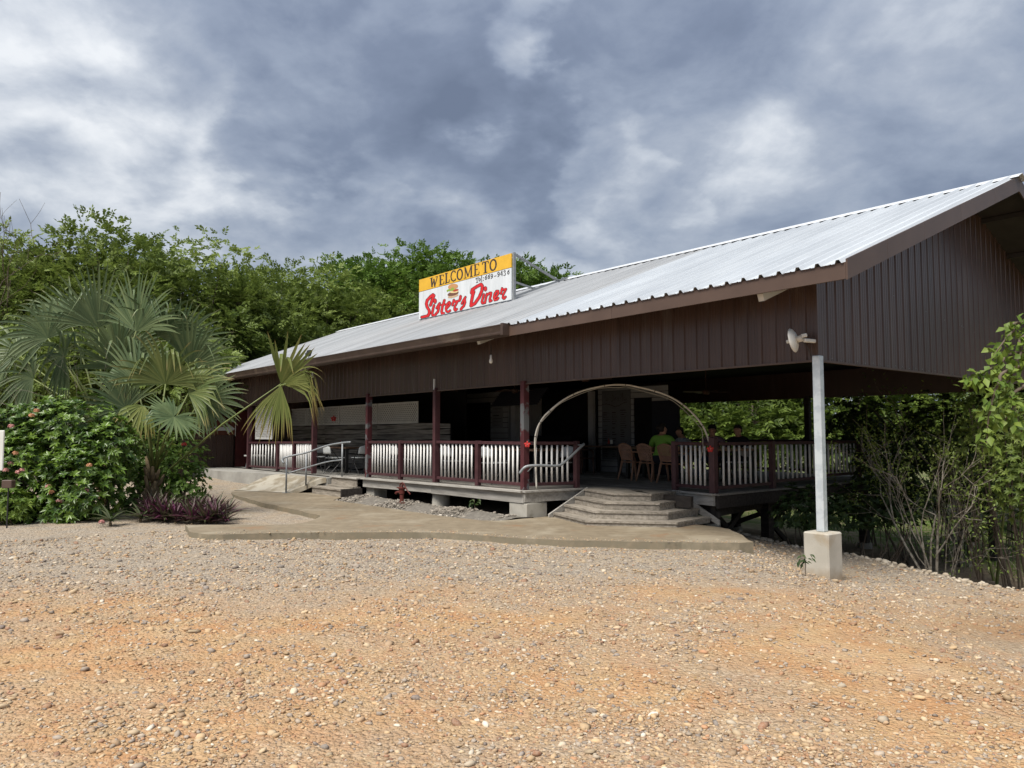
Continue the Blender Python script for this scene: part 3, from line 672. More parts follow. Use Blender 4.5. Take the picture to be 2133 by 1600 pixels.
# ---- deck
def sideu(v): return 2.86-.05*(v-2.1)
bw = .145; k = 0; v = -.17
rr = random.Random(8)
while v < 10.0:
    v1 = v+bw-.006; vm = v+bw/2
    if vm < 1.2: ue = .13+.09*max(0, vm)
    elif vm < 2.2: ue = .33+(vm-1.2)*1.55
    else: ue = sideu(vm)
    splits = sorted([-7.7]+[rr.uniform(-6.5, ue-1.0) for _ in range(1 if k % 2 else 2)]+[ue])
    for a, b_ in zip(splits[:-1], splits[1:]):
        dz = rr.uniform(-.003, .002); m_ = MB(); vs_ = []
        for x in (a+.003, b_-.003):
            for y in (v, v1): vs_ += [(x, y, fz(x)-.034+dz), (x, y, fz(x)+dz)]
        m_.add(vs_, [(0, 1, 3, 2), (4, 6, 7, 5), (0, 4, 5, 1), (2, 3, 7, 6), (1, 5, 7, 3), (0, 2, 6, 4)]); m_.build('deck_board', M['deckwood'], bld)
    v += bw; k += 1
MB().box(-16.4, -7.71, -.1, 10, .30, .50).build('floor_slab', M['slatefloor'], bld)
# rim boards
def rim(p0, p1, z0, z1, th=.045, name='rim_board', mat=None, out=1):
    a = Vector((*p0, 0)); b_ = Vector((*p1, 0)); d_ = (b_-a).normalized(); nrm = Vector((d_.y, -d_.x, 0))*out*th
    m_ = MB(); q = [a+d_*.002, b_-d_*.002, b_-d_*.002+nrm, a+d_*.002+nrm]; zz = [fz(q_.x)-.60 for q_ in q]
    m_.add([(q_.x, q_.y, z0+zz[i]) for i, q_ in enumerate(q)]+[(q_.x, q_.y, z1+zz[i]) for i, q_ in enumerate(q)], [(0, 1, 2, 3), (7, 6, 5, 4), (0, 4, 5, 1), (1, 5, 6, 2), (2, 6, 7, 3), (3, 7, 4, 0)])
    return m_.build(name, mat or M['rimwood'], bld)
rim((-6.15, -.13), (-3.0, -.13), .375, .560); rim((-3.0, -.13), (.17, -.13), .365, .560)
rim((-6.15, -.13), (.17, -.13), .568, .604, .12, 'nosing_board')
rim((.172, -.17), (.30, 1.25), .385, .560); rim((.172, -.20), (.30, 1.25), .568, .604, .09, 'nosing_board')
rim((1.86, 2.20), (2.90, 2.01), .385, .560); rim((1.86, 2.20), (2.93, 2.0), .568, .604, .09, 'nosing_board')
rim((2.905, 2.02), (sideu(10), 10), .34, .56, .05, mat=M['darktimber']); rim((2.93, 2.0), (sideu(10)+.02, 10), .568, .604, .06, 'nosing_board', M['deckwood'])
for v in np.arange(.4, 9.8, 1.2):
    e = .2 if v < 1.2 else sideu(max(v, 2.2))-.15
    MB().box(-7.5, e, v-.04, v+.04, .36, .562).build('joist', M['darktimber'], bld)
# piers and under-deck timbers
m_ = MB(); m_.box(-.28, .24, -.16, .36, -.1, .362, .012); m_.build('pier', M['conc'], bld)['label'] = 'square concrete pier under the tall peeling post'
m_ = MB(); m_.box(-6.14, -5.75, -.08, .3, -.05, .36, .01); m_.build('pier', M['conc'], bld)
m_ = MB(); m_.lathe([(.20, -.05), (.205, .1), (.20, .22), (.19, .355)], 18, (-3.05, .12, 0)); m_.build('pier', M['conc'], bld, smooth=True)
MB().box(-3.3, -2.85, -.10, .3, .352, .372).build('pier_cap', M['rimwood'], bld)
for u in (-5.4, -2.6): MB().box(u-.18, u+.18, 4.2, 4.6, -.9, .36).build('pier', M['conc'], bld)
def gb(u, v): p = B(u, v); return gzs(p.x, p.y)
for u, v in ((2.45, 2.5), (2.4, 4.4), (2.3, 6.6), (2.2, 8.8), (.1, 2.7), (-.6, 5.5), (-1.2, 8.5)):
    MB().box(u-.09, u+.09, v-.09, v+.09, gb(u, v)-.1, .36).build('deck_pile', M['darktimber'], bld)
    m_ = MB(); m_.lathe([(.17, gb(u, v)-.2), (.16, gb(u, v)+.12)], 12, (u, v, 0)); m_.build('pile_base', M['conc'], bld)
for (a, b_) in (((2.3, 2.6, .3), (1.95, 4.4, -.75)), ((2.0, 4.4, .3), (2.3, 2.6, -.6)), ((1.95, 4.5, .3), (1.6, 6.6, -.9)), ((1.65, 6.6, .3), (1.95, 4.5, -.9)), ((2.2, 2.5, .3), (.2, 2.8, -.6)), ((.1, 2.7, .3), (2.2, 2.5, -.6)), ((2.9, 2.12, .22), (2.2, 2.4, .22)), ((1.6, 6.6, .1), (-.6, 5.6, -.9))):
    m_ = MB(); m_.bar(a, b_, .05, .11); m_.build('cross_brace', M['darktimber'], bld)
m_ = MB(); m_.bar((2.78, 2.20, .27), (-.4, 2.7, .27), .09, .20); m_.build('bearer', M['darktimber'], bld)
m_ = MB(); m_.bar((2.75, 2.14, .27), (1.2, 10, .27), .09, .20); m_.build('bearer', M['darktimber'], bld)
# ---- railings: two rails with white pipe balusters
bal = MB(); bal.tube([(0, 0, 0), (0, 0, .5), (.0, 0, 1.0)], .0205, 12); bal_me = bal.mesh('baluster', M['pvc'], True)
rr = random.Random(5)
def railing(p0, p1, n, z0=None, z1=None, endpost=True, tops=(.86, .92), bots=(.07, .13), pw=.085, gap=.09, mat=None, bm=None):
    p0 = Vector((*p0, 0)); p1 = Vector((*p1, 0)); d_ = p1-p0; l = d_.length; d_.normalize()
    za = fz(p0.x) if z0 is None else z0; zb = fz(p1.x) if z1 is None else z1; mat = mat or M['maroon']
    m_ = MB()
    m_.bar((p0.x, p0.y, za+sum(tops)/2), (p1.x, p1.y, zb+sum(tops)/2), .085, tops[1]-tops[0], ch=.006)
    r_o = m_.build('railing', mat, bld)
    m_ = MB(); m_.bar((p0.x, p0.y, za+sum(bots)/2), (p1.x, p1.y, zb+sum(bots)/2), .05, bots[1]-bots[0], ch=.004); m_.build('bottom_rail', mat, r_o)
    for k in range(n):
        t_ = (gap+(l-2*gap)*(k+.5)/n)/l; q = p0+d_*(l*t_); z = za+(zb-za)*t_
        o = inst('baluster', bm or bal_me, r_o, (q.x, q.y, z+bots[1]-.02), rot=(rr.gauss(0, .003), rr.gauss(0, .004), rr.uniform(0, 6))); o.scale = (1, 1, tops[0]-bots[1]+.012)
    return r_o
def railpost(u, v, z=None, h=.93, w=.10):
    z = fz(u) if z is None else z
    MB().box(u-w/2, u+w/2, v-w/2, v+w/2, z+.002, z+h, .006).build('rail_post', M['maroon'], bld)
us = [-6.15, -4.60, -3.03]
railing((-6.14, 0), (-4.66, 0), 9); railpost(-4.61, 0); railing((-4.56, 0), (-3.14, 0), 9)
railing((-3.02, 0), (-1.56, 0), 9); railpost(-1.51, 0); railing((-1.46, 0), (-.06, 0), 9)
railing((.03, .08), (.23, 1.08), 7); railpost(.25, 1.13)
railing((1.89, 2.20), (2.79, 2.045), 6); railpost(1.84, 2.21); railpost(2.85, 2.04, w=.12, h=1.0)
vv = [2.10, 4.05, 6.0, 7.9, 9.9]
for i_, (a, b_) in enumerate(zip(vv[:-1], vv[1:])): railing((sideu(a), a+.05), (sideu(b_), b_-.06), 9, bots=(.07+.04*i_, .13+.04*i_)); railpost(sideu(b_), b_)
# far-left porch railing
for a, b_ in ((-14.5, -12.1), (-12.0, -10.85), (-10.75, -9.48)): railing((a, 0), (b_, 0), 9)
for u in (-12.05, -10.8): railpost(u, 0)
# back railing against the trees
for a, b_ in ((1.2, -1.4), (-1.4, -4.0), (-4.0, -6.6)): railing((a, 9.9), (b_, 9.9), 9)
# ---- inner walls
# lattice screen over waney slats
def lattice(u0, u1, v, z0, z1, fr=.05):
    m_ = MB(); m_.box(u0, u1, v-.015, v+.015, z0, z0+fr); m_.box(u0, u1, v-.015, v+.015, z1-fr, z1); m_.box(u0, u0+fr, v-.015, v+.015, z0+fr, z1-fr); m_.box(u1-fr, u1, v-.015, v+.015, z0+fr, z1-fr)
    h = z1-z0-2*fr; st = .115; a = u0-h; i = 0
    while a < u1:
        for s, dv in ((1, -.004), (-1, .004)):
            x0 = a if s > 0 else a+h; x1 = a+h if s > 0 else a; p, q = (x0, z0+fr), (x1, z1-fr)
            def clip(p, q):
                (xa, za), (xb, zb) = p, q
                if max(xa, xb) <= u0+fr or min(xa, xb) >= u1-fr: return None
                def at(x): return za+(zb-za)*(x-xa)/(xb-xa)
                xa2 = min(max(xa, u0+fr), u1-fr); xb2 = min(max(xb, u0+fr), u1-fr); return (xa2, at(xa2)), (xb2, at(xb2))
            c_ = clip(p, q)
            if c_ and abs(c_[0][0]-c_[1][0]) > .02:
                m_.bar((c_[0][0], v+dv, c_[0][1]), (c_[1][0], v+dv, c_[1][1]), .006, .040, up=(-(c_[1][1]-c_[0][1]), 0, (c_[1][0]-c_[0][0])))
        a += st; i += 1
    return m_.build('lattice_panel', M['lattice'], bld)
LV = 2.35
for a, b_ in ((-17.7, -15.25), (-15.2, -12.6), (-12.55, -10.0), (-9.95, -7.6)): lattice(a, b_, LV, 1.98, 2.62)
lattice(-14.4, -12.95, .16, 1.5, 2.58)
rr = random.Random(12)
for r_ in range(9):
    z = .56+r_*.158
    for a, b_ in ((-17.7, -13.6), (-13.6, -9.9), (-9.9, -5.9)):
        m_ = MB(); n = 14; vs_ = []; ph = rr.uniform(0, 6)
        for i in range(n+1):
            x = a+(b_-a)*i/n; lo = z+.012*math.sin(x*2.3+ph); hi = z+.142+.018*math.sin(x*1.7+ph*2)+rr.uniform(-.004, .004)
            y = LV-.05-.006*(r_ % 2); vs_ += [(x, y, lo), (x, y, hi), (x, y+.02, hi), (x, y+.02, lo)]
        m_.add(vs_, [(4*i+j, 4*i+(j+1) % 4, 4*i+4+(j+1) % 4, 4*i+4+j) for i in range(n) for j in range(4)]+[(0, 1, 2, 3), (4*n+3, 4*n+2, 4*n+1, 4*n)])
        m_.build('wall_slat', M['slat'], bld)
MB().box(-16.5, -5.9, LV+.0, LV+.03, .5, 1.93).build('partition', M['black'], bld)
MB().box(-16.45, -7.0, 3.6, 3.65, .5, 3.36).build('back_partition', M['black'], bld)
# white shiplap kitchen walls
def shiplap(u0, u1, v, z0, z1, holes=()):
    z = z0
    while z < z1-.01:
        zt = min(z+.152, z1); segs = [(u0, u1)]
        for (a, b_, hz) in holes:
            if z+.076 < hz:
                out = []
                for s, e in segs:
                    if a > s: out.append((s, min(a, e)))
                    if b_ < e: out.append((max(b_, s), e))
                segs = [q for q in out if q[1]-q[0] > .02]
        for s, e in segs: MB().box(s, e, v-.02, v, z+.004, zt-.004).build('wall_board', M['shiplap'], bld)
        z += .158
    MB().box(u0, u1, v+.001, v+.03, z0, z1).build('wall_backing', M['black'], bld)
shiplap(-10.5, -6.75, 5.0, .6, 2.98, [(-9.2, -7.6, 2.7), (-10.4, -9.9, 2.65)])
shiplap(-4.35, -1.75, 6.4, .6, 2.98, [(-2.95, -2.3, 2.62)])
MB().box(-6.76, -4.3, 6.3, 6.36, .6, 3.0).build('opening_shade_panel', M['black'], bld)  # black panel across the counter opening, its inner shade put into the colour
MB().box(-6.74, -6.70, 5.0, 6.4, .6, 3.0).build('side_wall', M['shiplap'], bld)
MB().box(-2.93, -2.32, 6.44, 6.5, .6, 2.6).build('door', M['black'], bld)
MB().box(-2.26, -1.35, 6.33, 6.37, .6, 2.55).build('door', M['bluewall'], bld)['label'] = 'dark blue-grey door leaf standing open'
MB().box(-4.76, -4.70, 6.45, 9.93, .6, 3.0).build('side_wall', M['bluewall'], bld)
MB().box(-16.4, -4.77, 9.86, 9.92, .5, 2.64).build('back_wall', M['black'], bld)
MB().box(-4.55, -4.35, 6.2, 6.4, .6, 2.9).build('pilaster', M['shiplap'], bld)
MB().box(-6.5, -6.3, 4.9, 5.1, .6, 2.7).build('pilaster', M['shiplap'], bld)
# counter with striped dark awning between the white walls
MB().box(-6.9, -4.2, 5.2, 5.6, 1.55, 1.62).build('counter', M['black'], bld); MB().box(-6.8, -4.3, 5.25, 5.55, .6, 1.55).build('counter_front', M['black'], bld)
m_ = MB()
for k in range(9): m_.box(-6.7, -4.6, 4.7-.05*k, 4.72-.05*k, 2.92-.055*k, 2.97-.055*k)
m_.build('awning', M['bluewall'], bld)
# café booth at the far end, its wall facing the car park
m_ = MB(); pr = clad_prof(.62); n = len(pr); 
for k in range(3):
    m_ = MB(); v0 = -1.75+k*.62; m_.add([(-16.40+d_, v0+x, z) for z in (.28, 3.3) for x, d_ in pr], [(i, i+1, n+i+1, n+i) for i in range(n-1)]); m_.build('booth_cladding', M['clad'], bld)
MB().box(-16.42, -15.9, .72, .76, .5, 2.45).build('red_door', M['reddoor'], bld)
MB().box(-16.35, -16.30, .15, 1.2, .5, 2.5).build('red_door', M['reddoor'], bld)['label'] = 'dark red door beside the cafe sign'
MB().box(-16.33, -16.31, .13, .75, 1.60, 2.2).build('door_window', M['white'], bld)
MB().box(-18.0, -16.45, -1.78, 0, .2, 3.4).build('booth', M['black'], bld)
# ------------------------------------------------------------------ timber steps on the corner
def uvw(u, v, z=0.): return tuple(B(u, v, z))
stp = thing('entrance_steps', 'worn grey timber steps with angled sides leading up to the deck', 'steps', (OX, OY, 0), BA)
ringL, ringA, ringB, ringR = np.array((.50, .30)), np.array((1.82, -.15)), np.array((2.98, .83)), np.array((2.82, 1.87))
def isect(p, d_, q, e): t_ = ((q[0]-p[0])*e[1]-(q[1]-p[1])*e[0])/(d_[0]*e[1]-d_[1]*e[0]); return p+d_*t_
def ring(off):
    segs = []
    for a, b_ in ((ringL, ringA), (ringA, ringB), (ringB, ringR)):
        d_ = (b_-a)/np.linalg.norm(b_-a); nrm = np.array((-d_[1], d_[0])); segs.append((a+nrm*off, d_))
    A_ = isect(*segs[0], *segs[1]); B_ = isect(*segs[1], *segs[2])
    l_ = isect(*segs[0], np.array((.50, 0.)), np.array((0., 1.))); r_ = isect(*segs[2], np.array((0., 1.98)), np.array((1., 0.)))
    return [l_, A_, B_, r_]
run = .255
for k in range(4):
    z = .19+.137*k; o0 = ring(run*k-.02); o1 = ring(run*(k+1)+(.0 if k < 3 else .5)); ri = ring(run*k)
    for s in range(3):
        e = .001*(s == 1)
        q = [o0[s], o0[s+1], o1[s+1], o1[s]]; mid = [(o0[s]+o1[s])/2, (o0[s+1]+o1[s+1])/2]
        if k < 3:
            f_ = .5
            for (a, b_, c_, d_) in ((o0[s], o0[s+1], o0[s+1]+(o1[s+1]-o0[s+1])*.49, o0[s]+(o1[s]-o0[s])*.49), (o0[s]+(o1[s]-o0[s])*.51, o0[s+1]+(o1[s+1]-o0[s+1])*.51, o1[s+1]*1.0, o1[s]*1.0)):
                MB().prism([a, b_, c_, d_], z-.036, z+e).build('tread', M['stepwood'], stp)
        else: MB().prism(q, z-.036, z+e-.002).build('tread', M['stepwood'], stp)
        a, b_ = ri[s], ri[s+1]; d_ = (b_-a)/np.linalg.norm(b_-a); nrm = np.array((-d_[1], d_[0]))*.03; a = a+d_*.003; b_ = b_-d_*.003
        zb = .085 if k == 0 else z-.137+.002
        MB().prism([a, b_, b_+nrm, a+nrm], zb, z-.038).build('riser', M['stepwood'], stp)
for a, b_ in (((.46, .20, .16), (.46, 1.22, .62)), ((2.98, 2.01, .14), (2.0, 2.06, .60))):
    m_ = MB(); a = Vector(a); b_ = Vector(b_); h = Vector((0, 0, .13)); d_ = (b_-a); n_ = Vector((d_.y, -d_.x, 0)).normalized()*.02
    vs_ = [a-n_, b_-n_, b_-n_-h*1.3, a-n_-h*.7, a+n_, b_+n_, b_+n_-h*1.3, a+n_-h*.7]
    m_.add(vs_, [(0, 1, 2, 3), (7, 6, 5, 4), (0, 4, 5, 1), (1, 5, 6, 2), (2, 6, 7, 3), (3, 7, 4, 0)]); m_.build('stringer', M['rimwood'], stp)
# back fill under the top tread
MB().prism([(.55, 1.3), (1.0, 1.05), (1.5, 1.65), (1.5, 2.2), (.4, 2.2)], .2, .5).build('step_frame', M['darktimber'], stp)

# side steps beside the ramp
ss2 = thing('side_steps', 'two low grey timber steps beside the curved ramp', 'steps', (OX, OY, 0), BA)
MB().box(-7.68, -6.22, -.42, -.20, .30, .34).build('tread', M['stepwood'], ss2); MB().box(-7.98, -6.2, -.74, -.43, .26, .30).build('tread', M['stepwood'], ss2)
MB().box(-7.66, -6.24, -.30, -.27, .342, .53).build('riser', M['stepwood'], ss2); MB().box(-7.95, -6.23, -.71, -.68, .095, .258).build('riser', M['stepwood'], ss2)
MB().box(-7.7, -6.18, -.34, -.15, .532, .562).build('tread', M['rimwood'], ss2)
m_ = MB(); m_.box(-6.20, -6.16, -.76, -.18, .11, .305); m_.build('stringer', M['darktimber'], ss2)

# ------------------------------------------------------------------ galvanised handrail of the ramp
hr = thing('ramp_handrail', 'curved galvanised pipe handrail beside the ramp', 'handrail', (OX, OY, 0), BA)
hp = [(-8.50, -1.20, .105, 1.02), (-8.15, -.80, .30, 1.13), (-7.05, -.30, .55, 1.42)]
def cr_curve(pts, n=8):
    P = [Vector(p) for p in pts]; P = [P[0]*2-P[1]]+P+[P[-1]*2-P[-2]]; out = []
    for i in range(1, len(P)-2):
        for k in range(n):
            t_ = k/n; a, b_, c_, d_ = P[i-1], P[i], P[i+1], P[i+2]
            out.append(.5*((2*b_)+(c_-a)*t_+(2*a-5*b_+4*c_-d_)*t_*t_+(3*b_-a-3*c_+d_)*t_**3))
    out.append(P[-2]); return out
for (u, v, z0, z1) in hp:
    m_ = MB(); m_.tube([(u, v, z0), (u, v, z1)], .024, 10); m_.build('upright', M['galvpipe'], hr, smooth=True)
m_ = MB(); m_.tube(cr_curve([(-6.75, -.22, 1.46), (-7.05, -.30, 1.44), (-7.6, -.48, 1.36), (-8.15, -.80, 1.17), (-8.50, -1.2, 1.06), (-8.46, -1.34, .98), (-8.36, -1.34, .90)], 6), .024, 10); m_.build('top_rail', M['galvpipe'], hr, smooth=True)
m_ = MB(); m_.tube(cr_curve([(-7.05, -.30, 1.0), (-7.6, -.48, .93), (-8.15, -.80, .77), (-8.46, -1.18, .62)], 6), .019, 8); m_.build('mid_rail', M['galvpipe'], hr, smooth=True)
m_ = MB(); m_.box(-8.58, -8.42, -1.28, -1.12, .101, .112); m_.build('base_plate', M['galvpipe'], hr)

# grab rail on the tall post
gr = thing('step_grab_rail', 'bent grey pipe grab rail fixed to the tall post above the steps', 'handrail', (OX, OY, 0), BA)
m_ = MB(); m_.tube(cr_curve([(.08, -.20, .92), (.16, -.10, 1.05), (.28, .15, 1.07), (.40, .45, 1.06), (.44, .62, 1.12), (.50, 1.05, 1.44), (.44, 1.14, 1.46)], 5), .026, 10); m_.build('pipe', M['galvpipe'], gr, smooth=True)
m_ = MB(); m_.tube([(.20, .02, 1.05), (.06, .03, .95)], .012, 8); m_.build('bracket', M['galvpipe'], gr)
m_ = MB(); m_.tube([(.46, 1.14, 1.45), (.28, 1.13, 1.45)], .014, 8); m_.build('bracket', M['galvpipe'], gr)

# ------------------------------------------------------------------ entrance arch of pale pipe with fairy-light cable
ar = thing('entrance_arch', 'tall hoop of cream pipe with light cable arching over the steps', 'arch', (OX, OY, 0), BA)
aP = Vector((.20, .15, 0)); aD = Vector((2.55, 1.90, 0)).normalized()
AP = [(-.02, .62), (-.03, 1.0), (-.05, 1.50), (-.01, 1.75), (.08, 1.93), (.20, 2.07), (.50, 2.31), (.86, 2.48), (1.3, 2.575), (1.6, 2.59), (1.84, 2.56), (2.32, 2.43), (2.67, 2.25), (2.96, 1.98), (3.13, 1.70), (3.20, 1.36), (3.20, .64)]
arc = cr_curve([aP+aD*s+Vector((0, 0, z)) for s, z in AP], 5)
m_ = MB(); m_.tube(arc, .017, 10); m_.build('hoop', M['cream'], ar, smooth=True)
m_ = MB(); c_ = []
for i, p in enumerate(arc[8:-10]):
    sag = .03+.022*abs(math.sin(i*.31)); c_.append(p+(Vector((aP+aD*1.6+Vector((0, 0, 1.2))))-p).normalized()*sag+Vector((-.02, -.01, 0)))
m_.tube(c_, .007, 6); m_.build('light_cable', M['cable'], ar)
m_ = MB(); m_.tube([c_[-1], c_[-1]+Vector((.01, 0, -.25)), c_[-1]+Vector((-.05, 0, -.5))], .008, 6); m_.build('light_cable', M['cable'], ar)
for i in range(12, len(arc)-12, 7):
    m_ = MB(); d_ = (arc[i+1]-arc[i-1]).normalized(); m_.tube([arc[i]-d_*.006, arc[i]+d_*.006], .027, 8); m_.build('cable_tie', M['blackmetal'], ar)
def flower(name, loc, label, r=.055):
    t_ = thing(name, label, 'flower', tuple(loc))
    for k in range(5):
        a = 2*math.pi*k/5+.3; m_ = MB(); c_ = Vector((math.cos(a), -.25, math.sin(a)))*r*.62
        m_.ellipsoid(c_, (r*(.30+.30*abs(math.cos(a))), r*.16, r*(.30+.30*abs(math.sin(a)))), 8, 5); m_.build('petal', M['red'], t_, smooth=True)
    m_ = MB(); m_.tube([(0, 0, 0), (0, -r*.8, r*.1)], r*.12, 6); m_.build('stamen', M['cream'], t_)
flower('artificial_flower', B(.10, -.02, 1.47), 'red artificial flower on the tall peeling post')
flower('artificial_flower', B(2.86, 1.94, 1.40), 'red artificial flower at the right foot of the arch')
flower('artificial_flower', B(-12.9, LV-.06, 2.2), 'red artificial flower on the white lattice screen', .09)

# ------------------------------------------------------------------ wall dish
dr = thing('wall_antenna', 'white wireless dish antenna on the corner of the cladding above the steel post', 'antenna', tuple(B(5.88, -.27, 2.905)), BA)
m_ = MB(); prof = []
Rt = Matrix.Rotation(R(-100), 3, 'Y') @ Matrix.Rotation(R(12), 3, 'X')
pd = [(.0, -.03), (.06, -.026), (.11, -.012), (.15, .012), (.165, .028), (.16, .034), (.148, .020), (.10, .0), (.05, -.012), (0, -.016)]
m_.lathe(pd, 22, (0, 0, 0), Rt); m_.build('dish', M['plastic'], dr, smooth=True)
fwd = Rt @ Vector((0, 0, 1))
m_ = MB(); m_.tube([fwd*-.02, fwd*.11], .026, 12); m_.build('feed_horn', M['plastic'], dr, smooth=True)
m_ = MB(); m_.tube([fwd*-.10, fwd*-.02], .045, 12); m_.build('housing', M['cream'], dr, smooth=True)
m_ = MB(); m_.bar(fwd*-.08+Vector((0, 0, .03)), fwd*-.15+Vector((0, .02, .03)), .05, .05, ch=.01); m_.build('bracket', M['plastic'], dr)
m_ = MB(); m_.bar(fwd*-.12+Vector((0, 0, -.035)), fwd*-.14+Vector((0, .23, -.035)), .05, .05, ch=.01); m_.build('bracket', M['plastic'], dr)
m_ = MB(); m_.tube(cr_curve([fwd*-.10+Vector((0, .0, -.04)), fwd*-.06+Vector((.05, .12, -.13)), (.10, .22, -.22), (.15, .235, -.26)], 4), .005, 6); m_.build('cable', M['blackmetal'], dr)

# ------------------------------------------------------------------ bulbs, floodlight, box
M['glass'] = pmat('opal_glass', (.75, .74, .70), None, 3, .25, .5)
def bulb(u, v, ztop, drop, label):
    t_ = thing('hanging_bulb', label, 'bulb', tuple(B(u, v, ztop)), BA)
    m_ = MB(); m_.tube([(0, 0, 0), (.008, 0, -drop*.5), (0, 0, -drop)], .010, 6); m_.build('cord', M['darktimber'], t_)
    m_ = MB(); m_.lathe([(0, -drop-.17), (.026, -drop-.162), (.038, -drop-.135), (.036, -drop-.11), (.022, -drop-.07), (.020, -drop)], 14); m_.build('bulb', M['glass'], t_, smooth=True)
bulb(-.42, -.5, 3.40, .20, 'white light bulb hanging on a cord under the middle of the eave')
bulb(-8.4, -.55, 3.40, .02, 'small white light bulb close under the eave behind the broken palm leaf')
fl = thing('floodlight', 'small black floodlight standing on the roof edge above the gutter', 'floodlight', tuple(B(-8.25, -.78, 3.69)), BA)
m_ = MB(); m_.box(-.10, .10, -.05, .03, .09, .26, .01, Matrix.Rotation(R(-18), 4, 'X')); m_.build('lamp_head', M['blackmetal'], fl)
m_ = MB(); m_.tube([(-.11, 0, .18), (-.11, 0, .03), (.11, 0, .03), (.11, 0, .18)], .012, 6); m_.build('bracket', M['blackmetal'], fl)

# ------------------------------------------------------------------ hand pump
pu = thing('hand_pump', 'old red cast iron hand water pump in front of the deck', 'pump', tuple(B(-3.62, -.55, .12)), BA+R(8))
m_ = MB(); m_.lathe([(.10, 0), (.105, .015), (.055, .03), (.048, .05), (.045, .20), (.052, .21), (.06, .22), (.064, .30), (.07, .31), (.085, .335), (.088, .355), (.06, .36), (0, .362)], 18); m_.build('body', M['redpaint'], pu, smooth=False)
m_ = MB(); m_.tube([(-.03, 0, .245), (-.12, -.01, .25), (-.175, -.015, .235)], [.03, .024, .024], 10); m_.tube([(-.165, -.015, .235), (-.19, -.016, .215)], [.032, .034], 10); m_.build('spout', M['redpaint'], pu)
m_ = MB(); m_.bar((-.13, 0, .352), (.06, 0, .352), .09, .022); m_.build('cap', M['redpaint'], pu)
m_ = MB(); m_.bar((.0, 0, .36), (.03, 0, .44), .03, .028); m_.build('fulcrum', M['redpaint'], pu)
m_ = MB(); m_.tube(cr_curve([(-.07, 0, .37), (-.055, 0, .43), (.0, 0, .46), (.06, 0, .45), (.13, .0, .36), (.22, .0, .27), (.27, .0, .245), (.285, 0, .215)], 4), .014, 8); m_.build('handle', M['redpaint'], pu, smooth=True)
m_ = MB(); m_.tube([(-.065, 0, .375), (-.06, 0, .30)], .009, 6); m_.build('rod', M['blackmetal'], pu)

# ------------------------------------------------------------------ lettering by brush strokes on a fine grid
def homog(src, dst):
    A_ = []
    for (x, y), (X, Y) in zip(src, dst): A_ += [[x, y, 1, 0, 0, 0, -X*x, -X*y, -X], [0, 0, 0, x, y, 1, -Y*x, -Y*y, -Y]]
    return np.linalg.svd(np.array(A_, float))[2][-1].reshape(3, 3)
def grid_print(W, H, cell, corners, layers, mats, parent, base, name):
    """layers: list of (strokes, colour index); later layers cover earlier. base maps (s metres, t metres) -> local point"""
    nx_, ny_ = int(W/cell), int(H/cell); Hm = homog([(0, H), (W, H), (W, 0), (0, 0)], corners)
    S, T = np.meshgrid((np.arange(nx_)+.5)*W/nx_, (np.arange(ny_)+.5)*H/ny_)
    q = np.stack([S, T, np.ones_like(S)], -1)@Hm.T; X = q[..., 0]/q[..., 2]; Y = q[..., 1]/q[..., 2]
    out = np.full(X.shape, -1)
    for strokes, ci, grow in layers:
        mk = np.zeros(X.shape, bool)
        for st in strokes:
            if st[0] == 'e':
                _, cx, cy, rx, ry = st[:5]; sh = st[5] if len(st) > 5 else 0; mk |= ((X-cx)/(rx+grow))**2+((Y-cy-sh*(X-cx))/(ry+grow))**2 < 1
            elif st[0] == 'o':
                _, cx, cy, rx, ry, hw = st[:6]; sh = st[6] if len(st) > 6 else 0; yy = Y-cy-sh*(X-cx)
                mk |= (((X-cx)/(rx+hw+grow))**2+(yy/(ry+hw+grow))**2 < 1) & (((X-cx)/max(rx-hw-grow, 1))**2+(yy/max(ry-hw-grow, 1))**2 > 1)
            else:
                hw, pts = st[0], st[1]
                for (x0, y0), (x1, y1) in zip(pts[:-1], pts[1:]):
                    dx, dy = x1-x0, y1-y0; l2 = dx*dx+dy*dy+1e-9; t_ = np.clip(((X-x0)*dx+(Y-y0)*dy)/l2, 0, 1)
                    mk |= (X-x0-t_*dx)**2+(Y-y0-t_*dy)**2 < (hw+grow)**2
        out[mk] = ci
    ms = {}
    for ci in range(len(mats)):
        if not (out == ci).any(): continue
        Vv = []; Ff = []
        for j in range(ny_):
            row = np.flatnonzero(np.diff(np.r_[0, (out[j] == ci).astype(int), 0]))
            for a, b_ in zip(row[::2], row[1::2]):
                k = len(Vv); s0, s1, t0, t1 = a*W/nx_, b_*W/nx_, j*H/ny_, (j+1)*H/ny_
                Vv += [base(s0, t0), base(s1, t0), base(s1, t1), base(s0, t1)]; Ff.append((k, k+1, k+2, k+3))
        o = inst(name, np_mesh(name, np.array(Vv), np.array(Ff), mats[ci]), parent); ms[ci] = o
    return ms
